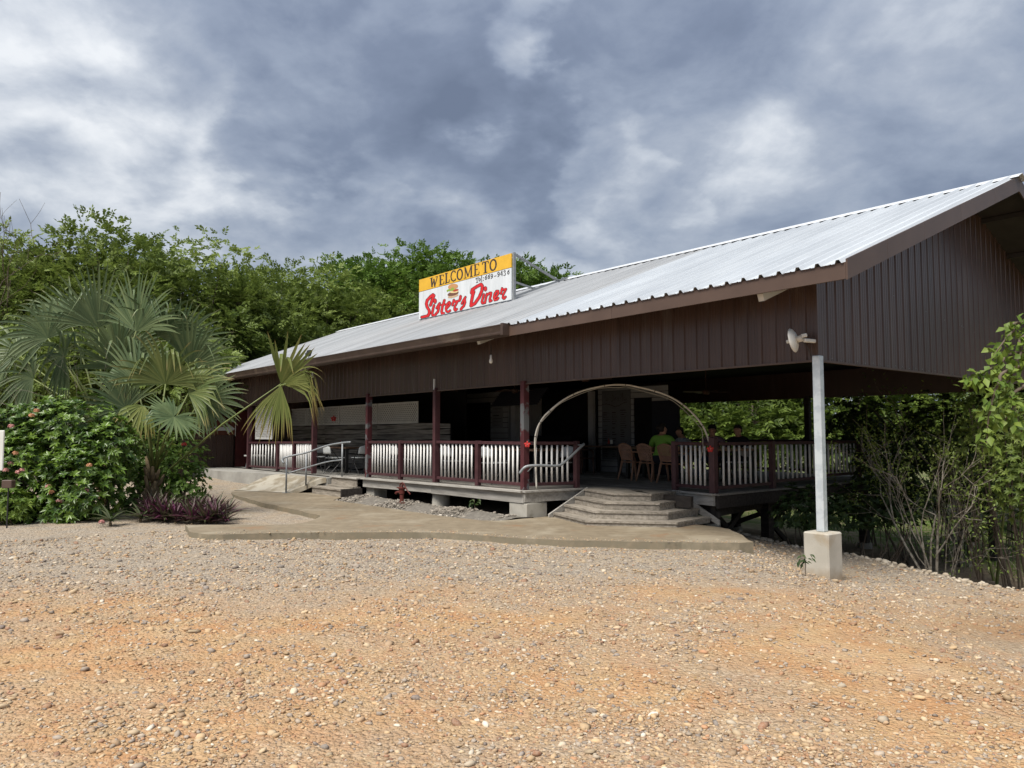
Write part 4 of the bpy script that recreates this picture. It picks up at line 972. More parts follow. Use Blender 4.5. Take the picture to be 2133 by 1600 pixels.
S_RED = [(25, [(290, 1195), (330, 1085), (365, 990), (345, 970), (290, 1015), (222, 1090), (203, 1160), (218, 1230), (258, 1300), (268, 1360), (238, 1420), (180, 1435), (105, 1452)]),
 ('e', 390, 1110, 30, 50), (20, [(365, 1200), (342, 1290), (325, 1370), (335, 1415), (372, 1418)]),
 (17, [(488, 1155), (445, 1220), (420, 1262)]), (20, [(470, 1180), (468, 1260), (448, 1340), (405, 1385), (388, 1412)]),
 (20, [(588, 1095), (548, 1220), (524, 1340), (538, 1385), (572, 1375)]), (15, [(515, 1198), (602, 1182)]),
 (18, [(640, 1262), (697, 1202), (712, 1152), (690, 1135), (642, 1185), (618, 1270), (632, 1335), (668, 1350), (708, 1320)]),
 (18, [(792, 1095), (774, 1150), (760, 1205)]), (18, [(782, 1135), (872, 1120), (846, 1170), (810, 1230), (802, 1295), (822, 1322), (852, 1290)]),
 (21, [(935, 1015), (930, 1065), (908, 1108)]), (17, [(1040, 1035), (992, 1110), (960, 1175)]), (20, [(1022, 1065), (1030, 1150), (1000, 1230), (955, 1272), (943, 1300)]),
 (27, [(1172, 945), (1185, 875), (1290, 808), (1378, 762), (1404, 800), (1395, 900), (1338, 1040), (1240, 1178), (1158, 1225), (1165, 1150), (1192, 1010), (1218, 920)]),
 ('e', 1470, 862, 30, 48), (20, [(1435, 985), (1412, 1070), (1392, 1145), (1405, 1175), (1448, 1165)]),
 (18, [(1500, 975), (1482, 1050), (1462, 1165)]), (18, [(1492, 1015), (1560, 955), (1594, 950), (1586, 1010), (1562, 1090), (1564, 1140), (1600, 1120)]),
 (19, [(1690, 1050), (1750, 970), (1746, 915), (1712, 915), (1668, 980), (1655, 1060), (1674, 1112), (1718, 1102), (1748, 1068)]),
 (18, [(1832, 858), (1818, 920), (1806, 972)]), (18, [(1828, 895), (1916, 875), (1886, 940), (1852, 1000), (1848, 1065), (1872, 1085), (1908, 1045)])]
S_WEL = [(16, [(317, 620), (327, 795)]), (8, [(327, 795), (368, 655)]), (14, [(368, 640), (386, 790)]), (8, [(386, 790), (440, 590)]), (6, [(286, 622), (346, 606)]), (6, [(404, 592), (450, 578)]),
 (16, [(507, 565), (507, 755)]), (8, [(482, 568), (570, 546), (574, 578)]), (8, [(507, 660), (550, 648)]), (8, [(480, 768), (575, 738), (582, 695)]),
 (16, [(632, 520), (632, 715)]), (7, [(606, 527), (660, 512)]), (8, [(606, 733), (690, 708), (696, 655)]),
 (12, [(824, 500), (815, 472), (780, 468), (745, 512), (732, 590), (746, 660), (780, 686), (818, 668), (828, 642)]), (6, [(735, 540), (735, 640)]),
 ('o', 920, 545, 54, 108, 15, -.25), (9, [(1035, 405), (1035, 622)]), (15, [(1037, 405), (1095, 585)]), (8, [(1095, 590), (1160, 372)]), (16, [(1167, 368), (1167, 588)]), (7, [(1010, 632), (1060, 620)]), (7, [(1142, 603), (1194, 589)]), (7, [(1016, 405), (1046, 398)]), (7, [(1156, 366), (1194, 356)]),
 (16, [(1252, 342), (1252, 562)]), (8, [(1226, 346), (1325, 321), (1330, 358)]), (8, [(1252, 452), (1300, 438)]), (8, [(1226, 576), (1330, 546), (1336, 495)]),
 (17, [(1470, 292), (1470, 502)]), (9, [(1406, 335), (1408, 302), (1533, 268), (1535, 305)]), (8, [(1436, 520), (1505, 502)]), ('o', 1637, 350, 64, 112, 16, -.25)]
S_TEL = [(8, [(1290, 628), (1290, 718)]), (5, [(1262, 652), (1263, 636), (1322, 618), (1324, 634)]), (5, [(1272, 728), (1308, 718)]), ('o', 1345, 662, 18, 32, 6, -.2), (4, [(1328, 668), (1362, 658)]), (7, [(1390, 580), (1390, 695)]), (4, [(1376, 702), (1406, 692)]), ('e', 1428, 622, 9, 11), ('e', 1428, 678, 9, 11),
 ('o', 1480, 632, 17, 28, 7, -.2), (7, [(1500, 572), (1474, 598), (1463, 640)]), ('o', 1545, 615, 17, 28, 7, -.2), (7, [(1565, 553), (1538, 580), (1528, 622)]), ('o', 1609, 574, 17, 28, 7, -.2), (7, [(1627, 565), (1622, 615), (1592, 645)]), (7, [(1666, 593), (1704, 583)]),
 ('o', 1754, 534, 17, 28, 7, -.2), (7, [(1772, 525), (1767, 578), (1738, 608)]), (5, [(1826, 482), (1796, 560), (1850, 546)]), (7, [(1829, 482), (1829, 588)]), (6, [(1868, 492), (1892, 468), (1904, 490), (1886, 516), (1907, 540), (1898, 574), (1868, 582)]), ('o', 1967, 524, 17, 28, 7, -.2), (7, [(1985, 460), (1958, 490), (1950, 530)])]
def flat(name, c, rough=.5): return pmat(name, c, tuple(x*.9 for x in c), 6, rough, .3)
M['s_red'] = flat('sign_red', (.60, .025, .03)); M['s_blk'] = flat('sign_black', (.018, .015, .016)); M['s_brn'] = flat('sign_brown', (.055, .042, .038)); M['s_yel'] = flat('sign_yellow', (.72, .42, .045))
M['s_wht'] = pmat('sign_white', (.66, .69, .71), (.58, .61, .63), 2, .5, .35, stretch=(3, 1, .6), stain=(.46, .47, .46), stain_scale=3, stain_lo=.6, stain_hi=.75)
bun = flat('bun', (.52, .27, .12)); let = flat('lettuce', (.25, .38, .06)); tom = flat('tomato', (.42, .06, .04)); chs = flat('cheese', (.72, .55, .28)); pat = flat('patty', (.17, .08, .055)); bun2 = flat('bottom_bun', (.55, .38, .24))
SU0, SU1, SVv, SZ0, SZ1 = -8.0, -3.63, 2.60, 5.07, 6.26
sg = thing('roof_sign', 'large yellow and white welcome sign board standing on the roof', 'sign', tuple(B(SU0, SVv, SZ0)), BA)
SW, SH = SU1-SU0, SZ1-SZ0; split = SH*.685
MB().box(0, SW, 0, .03, 0, split).build('white_panel', M['s_wht'], sg); MB().box(0, SW, -.001, .029, split+.012, SH).build('yellow_panel', M['s_yel'], sg); MB().box(0, SW, .002, .028, split, split+.012).build('divider', M['s_blk'], sg)
LAY = [(S_RED, 0, 9), (S_RED, 1, 0), (S_WEL, 2, 0), (S_TEL, 0, 0),
       ([('e', 775, 1010, 112, 34, -.22)], 3, 0), ([('e', 775, 955, 118, 48, -.22)], 4, 0), ([('e', 800, 915, 90, 26, -.1)], 5, 0), ([('e', 830, 885, 62, 26, -.2)], 6, 0), ([('e', 745, 865, 92, 30, -.2), ('e', 655, 895, 18, 22)], 7, 0), ([('e', 775, 805, 106, 62, -.1)], 8, 0), ([('e', 765, 852, 30, 30)], 7, 0)]
grid_print(SW, SH, .0075, [(55, 650), (2028, 100), (2028, 1105), (40, 1500)], LAY, [M['s_blk'], M['s_red'], M['s_brn'], bun2, pat, chs, tom, let, bun], sg, lambda s, t_: (s, -.004, t_), 'lettering')
for x in (SW+.035, .0): 
    m_ = MB(); m_.box(x-.03, x+.03, .035, .10, -.12, SH+.02); m_.build('frame_post', M['galvpipe'], sg)
m_ = MB(); m_.box(0, SW, .035, .09, SH-.08, SH-.02); m_.build('frame_rail', M['galvpipe'], sg)
for x in (SW+.035, SW*.5, .0):
    m_ = MB(); m_.bar((x, .09, SH-.02), (x, 1.62, .66), .05, .05); m_.build('stay', M['galvpipe'], sg)
    m_ = MB(); m_.bar((x, .09, SH*.38), (x, .75, .36), .045, .045); m_.build('stay', M['galvpipe'], sg)
    m_ = MB(); m_.bar((x, .05, .07), (x, 1.9, .07+1.85*SL), .05, .05); m_.build('sole_rail', M['galvpipe'], sg)

# café sign on the booth wall
M['wood_s'] = pmat('sign_wood', (.12, .035, .018), (.085, .026, .014), 4, .5, .35, stretch=(1, 5, 1)); M['s_pale'] = flat('sign_pale', (.50, .52, .53))
cs = thing('cafe_sign', 'dark wooden cafe sign with white script and arrow on the booth wall', 'sign', tuple(B(-16.36, -1.42, 1.64)), BA+R(90))
MB().box(0, 1.60, 0, .03, 0, .66).build('board', M['wood_s'], cs)
ca = [(7, [(235, 470), (220, 500), (235, 545), (270, 550)]), (5, [(225, 470), (262, 462)]), (6, [(355, 500), (335, 520), (345, 545), (372, 500), (378, 545), (410, 548)]), (7, [(530, 388), (480, 470), (450, 560), (430, 615), (425, 560), (455, 510)]), (6, [(495, 525), (530, 495), (515, 480), (495, 510), (510, 545), (545, 530)]),
      (6, [(530, 335), (565, 245), (600, 335), (645, 240)]), (7, [(675, 330), (725, 250)]), (6, [(700, 250), (765, 240), (735, 285), (770, 300), (715, 335)]), (5, [(800, 240), (775, 330)]), (5, [(800, 310), (830, 290), (805, 335), (835, 325)]), (5, [(845, 335), (855, 290), (875, 295), (875, 335)]), (5, [(915, 300), (890, 320), (910, 335), (945, 240), (925, 335), (990, 330)]),
      (42, [(640, 502), (860, 502)])]
arrow = [(30, [(862, 502), (905, 502)]), (12, [(850, 400), (968, 502), (842, 605)]), (26, [(872, 455), (940, 502), (868, 550)]), (20, [(868, 430), (900, 470)]), (20, [(868, 575), (900, 535)]), (14, [(590, 465), (620, 502), (590, 540)])]
cut = [(6, [(618, 455), (645, 502), (618, 550)])]
grid_print(1.60, .66, .006, [(110, 205), (1010, 205), (1010, 650), (110, 650)], [(ca, 0, 0), (arrow, 0, 0), (cut, -1, 0)], [M['s_pale']], cs, lambda s, t_: (s, -.003, t_), 'lettering')

# menu painted on the kitchen wall and notices
mb_ = thing('wall_menu', 'dark wall menu board with a script title and rows of small print', 'menu', tuple(B(-4.15, 6.365, .95)), BA)
M['menu'] = flat('menu_board', (.13, .135, .14)); M['ink'] = flat('menu_ink', (.035, .02, .018))
MB().box(0, 1.10, 0, .012, 0, 1.95).build('board', M['menu'], mb_)
ttl = [(3, [(552, 470), (575, 420), (560, 385), (590, 345)]), (3, [(610, 400), (600, 450)]), (3, [(640, 380), (625, 450)]), (3, [(660, 350), (650, 450)]), (3, [(690, 400), (680, 450), (705, 440)]), (3, [(730, 400), (725, 450)]), (3, [(770, 380), (790, 400), (770, 450)]), (4, [(845, 460), (870, 340), (930, 370), (900, 440), (850, 460)]), (3, [(960, 400), (955, 450)]), (3, [(990, 450), (1000, 390), (1030, 400), (1030, 450)]), (3, [(1060, 420), (1080, 400), (1060, 440), (1085, 445)]), (3, [(1110, 450), (1115, 390), (1140, 400)]),
       (4, [(1190, 460), (1220, 310), (1250, 400), (1290, 300), (1290, 460)]), (3, [(1310, 420), (1330, 400), (1310, 440), (1335, 445)]), (3, [(1355, 450), (1360, 390), (1385, 400), (1385, 450)]), (3, [(1400, 400), (1405, 450), (1430, 440), (1435, 395)]), (5, [(460, 515), (620, 505), (800, 530), (960, 565), (1150, 545), (1300, 505), (1460, 480)])]
rows = []; rr = random.Random(2)
for y in range(640, 1560, 42):
    for x0, x1 in ((490, 780), (850, 1060), (1190, 1440)):
        if rr.random() < .85: rows.append((6, [(x0, y+rr.uniform(-3, 3)), (x0+(x1-x0)*rr.uniform(.5, 1), y+rr.uniform(-3, 3))]))
grid_print(1.10, 1.95, .012, [(430, 250), (1590, 250), (1590, 1590), (430, 1590)], [(ttl, 0, 0), (rows, 0, 0)], [M['ink']], mb_, lambda s, t_: (s, -.003, t_), 'lettering')[0]['kind'] = 'stuff'
nb = thing('wall_notice', 'pale paper notice with a few printed lines on the white kitchen wall', 'notice', tuple(B(-7.5, 4.972, 1.85)), BA)
M['paper'] = flat('paper', (.27, .275, .28)); MB().box(0, .52, 0, .004, 0, .66).build('sheet', M['paper'], nb)
m_ = MB()
for k in range(6): m_.box(.05, .05+[.40, .36, .30, .42, .38, .33][k], -.003, -.001, .60-.1*k-(.022 if k == 2 else .01), .60-.1*k)
m_.build('print', M['s_blk'], nb)

# ------------------------------------------------------------------ planter of mulch at the booth, bench
pl_ = thing('mulch_bed', 'low timber edged bed of orange wood mulch beside the cafe booth', 'planter', tuple(B(-15.3, -1.55, .0)), BA)
M['mulch'] = pmat('orange_mulch', (.36, .19, .08), (.24, .12, .055), 18, .95, .1, bmp=.9, bscale=40)
m_ = MB(); m_.box(-1.3, .9, -1.1, -1.04, -.05, .24); m_.build('edge_board', M['rimwood'], pl_); m_ = MB(); m_.box(.84, .9, -1.036, .2, -.05, .242); m_.build('edge_board', M['rimwood'], pl_)
m_ = MB(); n = 8; vs_ = [(-1.3+2.12*i/n, -1.03+1.2*j/n, .17+.07*math.sin(i*1.1)*math.sin(j*.9+.4)+.03*random.random()) for j in range(n+1) for i in range(n+1)]
m_.add(vs_, [(j*(n+1)+i, j*(n+1)+i+1, (j+1)*(n+1)+i+1, (j+1)*(n+1)+i) for j in range(n) for i in range(n)]); m_.build('mulch', M['mulch'], pl_, smooth=True)
be = thing('bench', 'narrow pale bench in front of the dark red door', 'bench', tuple(B(-14.95, .1, .5)), BA)
m_ = MB(); m_.box(-.35, .28, .0, .55, .40, .45, .006); m_.build('seat', M['white'], be)
for x in (-.28, .22):
    m_ = MB(); m_.bar((x, .06, 0), (x+.05, .12, .40), .05, .05); m_.build('leg', M['galvpipe'], be); m_ = MB(); m_.bar((x, .5, 0), (x+.05, .44, .40), .05, .05); m_.build('leg', M['galvpipe'], be)
# ------------------------------------------------------------------ furniture
def plastic_chair(mat):
    root = thing('plastic_chair', '', 'chair')
    m_ = MB(); n = 8; vs_ = []; fs_ = []
    for j in range(n+1):
        for i in range(n+1):
            s, t_ = -1+2*i/n, j/n; w = .225-.02*t_
            if abs(s) == 1 and j in (0, n): w -= .02
            vs_.append((s*w, .22-.44*t_, .43-.012*(1-s*s)*math.sin(t_*3.1)+(.0 if t_ > .1 else -.015)))
    k = len(vs_); vs_ += [(x, y, z-.025) for x, y, z in vs_]
    for j in range(n):
        for i in range(n): a = j*(n+1)+i; fs_.append((a, a+1, a+n+2, a+n+1)); fs_.append((k+a, k+a+n+1, k+a+n+2, k+a+1))
    ed = [i for i in range(n+1)]+[j*(n+1)+n for j in range(1, n+1)]+[n*(n+1)+i for i in range(n-1, -1, -1)]+[j*(n+1) for j in range(n-1, 0, -1)]
    for a, b_ in zip(ed, ed[1:]+ed[:1]): fs_.append((a, k+a, k+b_, b_))
    m_.add(vs_, fs_); m_.build('seat', mat, root, smooth=True)
    def bk(s, t_): return Vector((s*(.175+.045*t_), -.20-.11*t_-.035*s*s*-1*0-.03*(1-s*s), .43+.41*t_-(.05*s*s if t_ > .9 else 0)))
    m_ = MB()
    fr = [bk(-1, t_/6) for t_ in range(6)]+[bk(-.9, .97), bk(-.5, 1), bk(0, 1.02), bk(.5, 1), bk(.9, .97)]+[bk(1, t_/6) for t_ in range(5, -1, -1)]
    m_.tube(fr, .019, 8); m_.tube([bk(-1, .12), bk(0, .10), bk(1, .12)], .012, 6); m_.build('back_frame', mat, root, smooth=True)
    m_ = MB(); nb_ = 9
    for k in range(-nb_, nb_+1):
        for sgn in (1, -1):
            pts = []
            for q in range(8):
                t_ = .12+.86*q/7; s = (k/nb_*1.9)+sgn*(t_-.5)*1.5
                if abs(s) <= .98: pts.append(bk(s, t_)+Vector((0, .004*sgn, 0)))
            if len(pts) > 1: m_.tube(pts, .0085, 4, False)
    m_.build('back_lattice', mat, root)
    for s in (-1, 1):
        m_ = MB(); m_.tube([(s*.205, -.27, .66), (s*.245, -.12, .655), (s*.25, .08, .64), (s*.235, .20, .60), (s*.225, .235, .44)], [.018, .022, .022, .02, .02], 7); m_.build('armrest', mat, root, smooth=True)
        m_ = MB(); m_.tube([(s*.215, .215, .44), (s*.225, .24, .2), (s*.235, .265, 0)], [.034, .027, .022], 6); m_.build('leg', mat, root, smooth=True)
        m_ = MB(); m_.tube([(s*.19, -.20, .45), (s*.215, -.25, .2), (s*.235, -.31, 0)], [.030, .024, .02], 6); m_.build('leg', mat, root, smooth=True)
    return root
def folding_chair():
    root = thing('folding_chair', '', 'chair')
    m_ = MB(); m_.box(-.21, .21, -.20, .20, .435, .46, .008); m_.build('seat', M['foldplastic'], root)
    m_ = MB(); n = 10; vs_ = []
    for d_ in (0, .018):
        for j in range(5):
            for i in range(n+1):
                s = -1+2*i/n; t_ = j/4; w = .215-.02*t_ if j < 4 else .15; vs_.append((s*w, -.245-.03*t_-.05*(1-s*s)-d_, .56+.24*t_-(.03*s*s if j == 4 else 0)))
    k = 5*(n+1); fs_ = []
    for j in range(4):
        for i in range(n): a = j*(n+1)+i; fs_ += [(a, a+1, a+n+2, a+n+1), (k+a, k+a+n+1, k+a+n+2, k+a+1)]
    ed = [i for i in range(n+1)]+[j*(n+1)+n for j in range(1, 5)]+[4*(n+1)+i for i in range(n-1, -1, -1)]+[j*(n+1) for j in range(3, 0, -1)]
    for a, b_ in zip(ed, ed[1:]+ed[:1]): fs_.append((a, k+a, k+b_, b_))
    m_.add(vs_, fs_); m_.build('backrest', M['foldplastic'], root, smooth=True)
    for s in (-1, 1):
        m_ = MB(); m_.tube([(s*.215, .24, 0), (s*.215, -.02, .44), (s*.205, -.26, .72)], .012, 6); m_.build('leg', M['blackmetal'], root)
        m_ = MB(); m_.tube([(s*.195, -.26, 0), (s*.195, .18, .44)], .012, 6); m_.build('leg', M['blackmetal'], root)
    m_ = MB(); m_.tube([(-.215, .17, .12), (.215, .17, .12)], .009, 6); m_.build('stretcher', M['blackmetal'], root); m_ = MB(); m_.tube([(-.195, -.19, .08), (.195, -.19, .08)], .009, 6); m_.build('stretcher', M['blackmetal'], root)
    return root
def table(u, v, lu, lv, label, rz=0., mat=None):
    t_ = thing('dining_table', label, 'table', tuple(B(u, v, fz(u))), BA+rz)
    m_ = MB(); m_.box(-lu/2, lu/2, -lv/2, lv/2, .71, .755, .006); m_.build('table_top', mat or M['tabletop'], t_)
    for x in (-1, 1):
        for y in (-1, 1): m_ = MB(); m_.box(x*(lu/2-.08)-.04, x*(lu/2-.08)+.04, y*(lv/2-.08)-.04, y*(lv/2-.08)+.04, 0, .71); m_.build('leg', M['blackmetal'], t_)
    return t_
M['salt'] = flat('sauce_red', (.35, .05, .03))
def caddy(u, v, z, label):
    t_ = thing('table_caddy', label, 'condiments', tuple(B(u, v, z)), BA)
    m_ = MB(); m_.box(-.11, .11, -.06, .06, 0, .05, .006); m_.build('tray', M['blackmetal'], t_)
    m_ = MB(); m_.lathe([(.03, .02), (.03, .12), (.012, .15), (.01, .19)], 10, (-.05, 0, 0)); m_.build('bottle', M['salt'], t_)
    m_ = MB(); m_.lathe([(.025, .02), (.025, .10), (.02, .12)], 10, (.04, .01, 0)); m_.build('shaker', M['glass'], t_)
    m_ = MB(); m_.box(.055, .10, -.05, .0, .02, .16); m_.build('napkins', M['plastic'], t_)
pc = plastic_chair(M['chairplastic'])
spots = [(-.88, 4.08, 'leftmost of the three brown plastic chairs in a row'), (-.26, 4.02, 'middle of the three brown plastic chairs in a row'), (.42, 3.92, 'brown plastic chair the woman in green sits on')]
for k, (u, v, lb) in enumerate(spots):
    o = pc if k == 0 else copy_tree(pc); o['label'] = lb; o['group'] = 'brown lattice-backed plastic chairs'; o.location = B(u, v, fz(u)); o.rotation_euler = (0, 0, BA+R([-6, -3, 2][k]))
pd_ = plastic_chair(M['chairdark'])
for k, (u, v, a, lb) in enumerate([(-3.75, 5.15, 8, 'dark brown plastic chair in the shade below the wall menu'), (-4.45, 5.3, -20, 'dark brown plastic chair half hidden behind the railing end post')]):
    o = pd_ if k == 0 else copy_tree(pd_); o['label'] = lb; o.location = B(u, v, .6); o.rotation_euler = (0, 0, BA+R(a)); o['group'] = 'dark plastic chairs'
table(0.1, 4.75, 3.2, .75, 'long wooden table between the woman in green and the other diners', 0, pmat('pale_table', (.33, .22, .13), (.26, .17, .10), 5, .5, .3, stretch=(1, 6, 1)))
table(-3.3, 5.75, 1.5, .75, 'dark dining table in front of the wall menu')
caddy(-3.2, 5.7, 1.355, 'bottle and shaker caddy on the table below the menu')
fc = folding_chair(); fk = 0
def fold(u, v, ang, label, z=None):
    global fk
    o = fc if fk == 0 else copy_tree(fc); fk += 1
    o['label'] = label; o['group'] = 'white folding chairs'; o.location = B(u, v, fz(u) if z is None else z); o.rotation_euler = (0, 0, BA+R(ang))
table(-9.75, 1.15, 1.5, .75, 'brown table with folding chairs behind the ramp handrail'); caddy(-9.9, 1.1, fz(-9.8)+.755, 'small condiment caddy on the table behind the ramp handrail')
fold(-8.72, 1.12, 90, 'white folding chair at the near end of the table behind the ramp handrail'); fold(-9.1, .50, 4, 'white folding chair at the front of the table behind the ramp handrail'); fold(-9.3, 1.85, 184, 'white folding chair on the far side of the table behind the ramp handrail'); fold(-10.75, .95, -82, 'white folding chair partly behind the maroon post left of the ramp')
fold(-8.1, 1.75, 100, 'white folding chair just left of the flaking maroon post')
HID = 'white folding chair seen between the white balusters of the front railing'
for u, v in ((-5.3, 1.25), (-3.1, 1.35), (-1.45, 1.25)):
    table(u, v, 1.5, .75, 'brown dining table seen between the balusters of the front railing')['group'] = 'tables behind the front railing'
    fold(u-.4, v-.55, 3, HID); fold(u+.35, v+.65, 183, HID)
fold(1.25, 5.15, 175, 'white folding chair behind the side railing next to the diners')
# ceiling fans
fn = 0
for u, v, z in ((-6.6, 2.4, 2.88), (-5.2, 4.0, 2.86), (-1.6, 3.2, 2.95), (-1.0, 7.0, 2.75)):
    t_ = thing('ceiling_fan', ['ceiling fan nearest the lattice screen', 'ceiling fan in front of the white kitchen wall', 'ceiling fan above the entrance steps', 'ceiling fan near the back opening'][fn], 'fan', tuple(B(u, v, z)), BA+R(20*fn), 'ceiling fans'); fn += 1
    m_ = MB(); m_.lathe([(.0, -.06), (.07, -.05), (.10, 0), (.09, .06), (.03, .08), (.015, .09), (.015, 3.36-z)], 14); m_.build('motor', M['chairdark'], t_, smooth=True)
    for k in range(4):
        a = math.pi/2*k; m_ = MB(); m_.box(.12, .62, -.065, .065, .012, .02, 0, Matrix.Rotation(a, 4, 'Z') @ Matrix.Rotation(R(10), 4, 'X')); m_.build('blade', M['chairdark'], t_)

# ------------------------------------------------------------------ people at the long table
M['skin'] = pmat('skin', (.46, .26, .18), (.40, .22, .15), 8, .55, .3); M['hair'] = pmat('dark_hair', (.012, .010, .009), (.02, .016, .014), 30, .6, .3, bmp=.3, bscale=90)
M['green'] = pmat('green_shirt', (.20, .42, .075), (.165, .35, .06), 6, .8, .15, bmp=.2, bscale=14); M['navy'] = pmat('dark_trousers', (.02, .022, .032), None, 6, .8, .15); M['jeans'] = pmat('blue_jeans', (.07, .11, .19), (.055, .085, .15), 12, .85, .15)
def stripes():
    m, t, b = new_mat('striped_shirt'); v = coords(t, 'Object'); w = t.nodes.new('ShaderNodeTexWave'); w.inputs['Scale'].default_value = 22; w.bands_direction = 'X'; L(t, v, w.inputs['Vector'])
    L(t, mixc(t, maprange(t, w.outputs['Fac'], .4, .6), (.12, .07, .09), (.30, .20, .22)), b.inputs['Base Color']); b.inputs['Roughness'].default_value = .85; return m
M['stripe'] = stripes(); M['shoe'] = flat('shoe', (.03, .028, .026)); M['greyshirt'] = pmat('pale_grey_shirt', (.34, .36, .38), (.28, .30, .32), 6, .85, .15); M['blackshirt'] = pmat('black_shirt', (.018, .018, .022), None, 6, .85, .15)
def person(label, loc, rz, shirt, trousers, bulk=1.0, lean=0., headturn=0., hair='long', cap=None, armf=.30):
    root = thing('person', label, 'person', loc, rz)
    J = {}; E_ = []
    def j(n, p, r_, par=None):
        y, z = p[1], p[2]; dz = max(0., z-.55); J[n] = (Vector((p[0], y+lean*dz, z-abs(lean)*dz*.15)), r_)
        if par: E_.append((par, n))
    b_ = bulk
    j('pel', (0, -.02, .53), .155*b_); j('waist', (0, -.01, .70), .145*b_, 'pel'); j('chest', (0, .0, .88), .150*b_, 'waist'); j('upper', (0, -.005, .985), .105*b_, 'chest'); j('neck', (0, .005, 1.06), .056, 'upper'); j('skull', (0, .02, 1.135), .078, 'neck'); j('head', (0, .025, 1.20), .086, 'skull'); j('crown', (0, .02, 1.255), .058, 'head')
    for s, sd in ((-1, 'l'), (1, 'r')):
        j('sh'+sd, (s*.165*b_, -.005, .975), .068*b_, 'upper'); j('ua'+sd, (s*.235*b_, .02, .86), .056*b_, 'sh'+sd); j('el'+sd, (s*.275*b_, .07, .74), .045*b_, 'ua'+sd); j('fa'+sd, (s*.235*b_, armf*.65, .755), .038, 'el'+sd); j('wr'+sd, (s*.185, armf+.02, .785), .027, 'fa'+sd); j('pa'+sd, (s*.165, armf+.085, .785), .033, 'wr'+sd)
        for q in range(4):
            bx = s*(.135+.019*q); L_ = [.050, .060, .056, .044][q]; j('f%d%s' % (q, sd), (bx, armf+.125, .785), .0098, 'pa'+sd); j('g%d%s' % (q, sd), (bx, armf+.125+L_*.55, .782), .009, 'f%d%s' % (q, sd)); j('h%d%s' % (q, sd), (bx, armf+.125+L_, .770), .008, 'g%d%s' % (q, sd))
        j('t1'+sd, (s*.122, armf+.085, .78), .011, 'pa'+sd); j('t2'+sd, (s*.105, armf+.115, .776), .010, 't1'+sd)
        j('hip'+sd, (s*.105*b_, .03, .525), .105*b_, 'pel'); j('thi'+sd, (s*.125*b_, .24, .53), .088*b_, 'hip'+sd); j('kn'+sd, (s*.13*b_, .44, .50), .062, 'thi'+sd); j('ca'+sd, (s*.13*b_, .45, .30), .054, 'kn'+sd); j('an'+sd, (s*.13*b_, .43, .09), .036, 'ca'+sd); j('to'+sd, (s*.135*b_, .56, .045), .035, 'an'+sd)
    names = list(J); idx = {n: i for i, n in enumerate(names)}
    me = bpy.data.meshes.new('body'); me.from_pydata([tuple(J[n][0]) for n in names], [(idx[a], idx[c_]) for a, c_ in E_], [])
    tmp = bpy.data.objects.new('body_tmp', me); col.objects.link(tmp)
    tmp.modifiers.new('Skin', 'SKIN'); sv = me.skin_vertices[0].data
    for n in names: sv[idx[n]].radius = (J[n][1], J[n][1]*(.82 if n in ('pel', 'waist', 'chest', 'upper') else 1.)); sv[idx[n]].use_root = (n == 'pel')
    ms = tmp.modifiers.new('Sub', 'SUBSURF'); ms.levels = 2; ms.render_levels = 2
    dg = bpy.context.evaluated_depsgraph_get(); ev = tmp.evaluated_get(dg); body = bpy.data.meshes.new_from_object(ev); bpy.data.objects.remove(tmp)
    body.materials.clear()
    for m in (M['skin'], shirt, trousers, M['shoe']): body.materials.append(m)
    bm = bmesh.new(); bm.from_mesh(body)
    hd = J['head'][0]
    # face: nose, ears, chin drawn out of the head itself
    ct, st = math.cos(headturn), math.sin(headturn)
    for v in bm.verts:
        p = v.co
        if p.z > J['neck'][0].z+.02:
            q = p-hd; q = Vector((q.x*ct-q.y*st, q.x*st+q.y*ct, q.z)); f_ = Vector((-st*0, 1, 0))
            x = q.x*ct+q.y*st; y = -q.x*st+q.y*ct
            p = hd+q
            lx, ly = x, y
            if ly > .05 and abs(lx) < .022 and -.045 < q.z < .0: p = p+Vector((-st, ct, 0))*.022
            if ly > .03 and abs(lx) < .04 and -.115 < q.z < -.07: p = p+Vector((-st, ct, 0))*.010
            if abs(lx) > .065 and -.03 < q.z < .03 and abs(ly) < .03: p = p+Vector((ct, st, 0))*(.014 if lx > 0 else -.014)
            v.co = p
    for f in bm.faces:
        c_ = f.calc_center_median(); f.smooth = True
        sk = c_.z > 1.02-.10*abs(lean) and abs(c_.x) < .10 and (c_-hd).length < .30 and c_.z > J['upper'][0].z+.052
        arm = (abs(c_.x) > .215*b_ or c_.y > .12) and c_.z > .68
        if sk or (arm and c_.z < .80 and c_.z > .68): f.material_index = 0
        elif c_.z > .60: f.material_index = 1
        elif c_.z > .60-.02: f.material_index = 1
        elif c_.z < .10 and c_.y > .38: f.material_index = 3
        else: f.material_index = 2
    bm.to_mesh(body); bm.free()
    inst('body', body, root)
    m_ = MB(); up = Vector((-st*-.02, -.018*ct, .018)); c_ = hd+up
    prof = [(.0, .105), (.045, .098), (.078, .070), (.096, .03), (.100, -.02), (.092, -.065), (.06, -.09), (.02, -.095)]
    mh = MB(); n = 16; vs_ = []
    for r_, z in prof:
        for k in range(n):
            a = 2*math.pi*k/n; x, y = r_*math.cos(a), r_*math.sin(a)*1.08
            if z < .035 and y > .012: y = .012+(.035+z*.3 if z > 0 else 0)*.4      # face left open
            X_, Y_ = x*ct-y*st, x*st+y*ct; vs_.append((c_.x+X_, c_.y+Y_-.004, c_.z+z+.004*math.sin(a*5)))
    fs_ = [(i*n+k, i*n+(k+1) % n, (i+1)*n+(k+1) % n, (i+1)*n+k) for i in range(len(prof)-1) for k in range(n)]+[tuple(range(n)), tuple((len(prof)-1)*n+k for k in range(n))]
    mh.add(vs_, fs_)
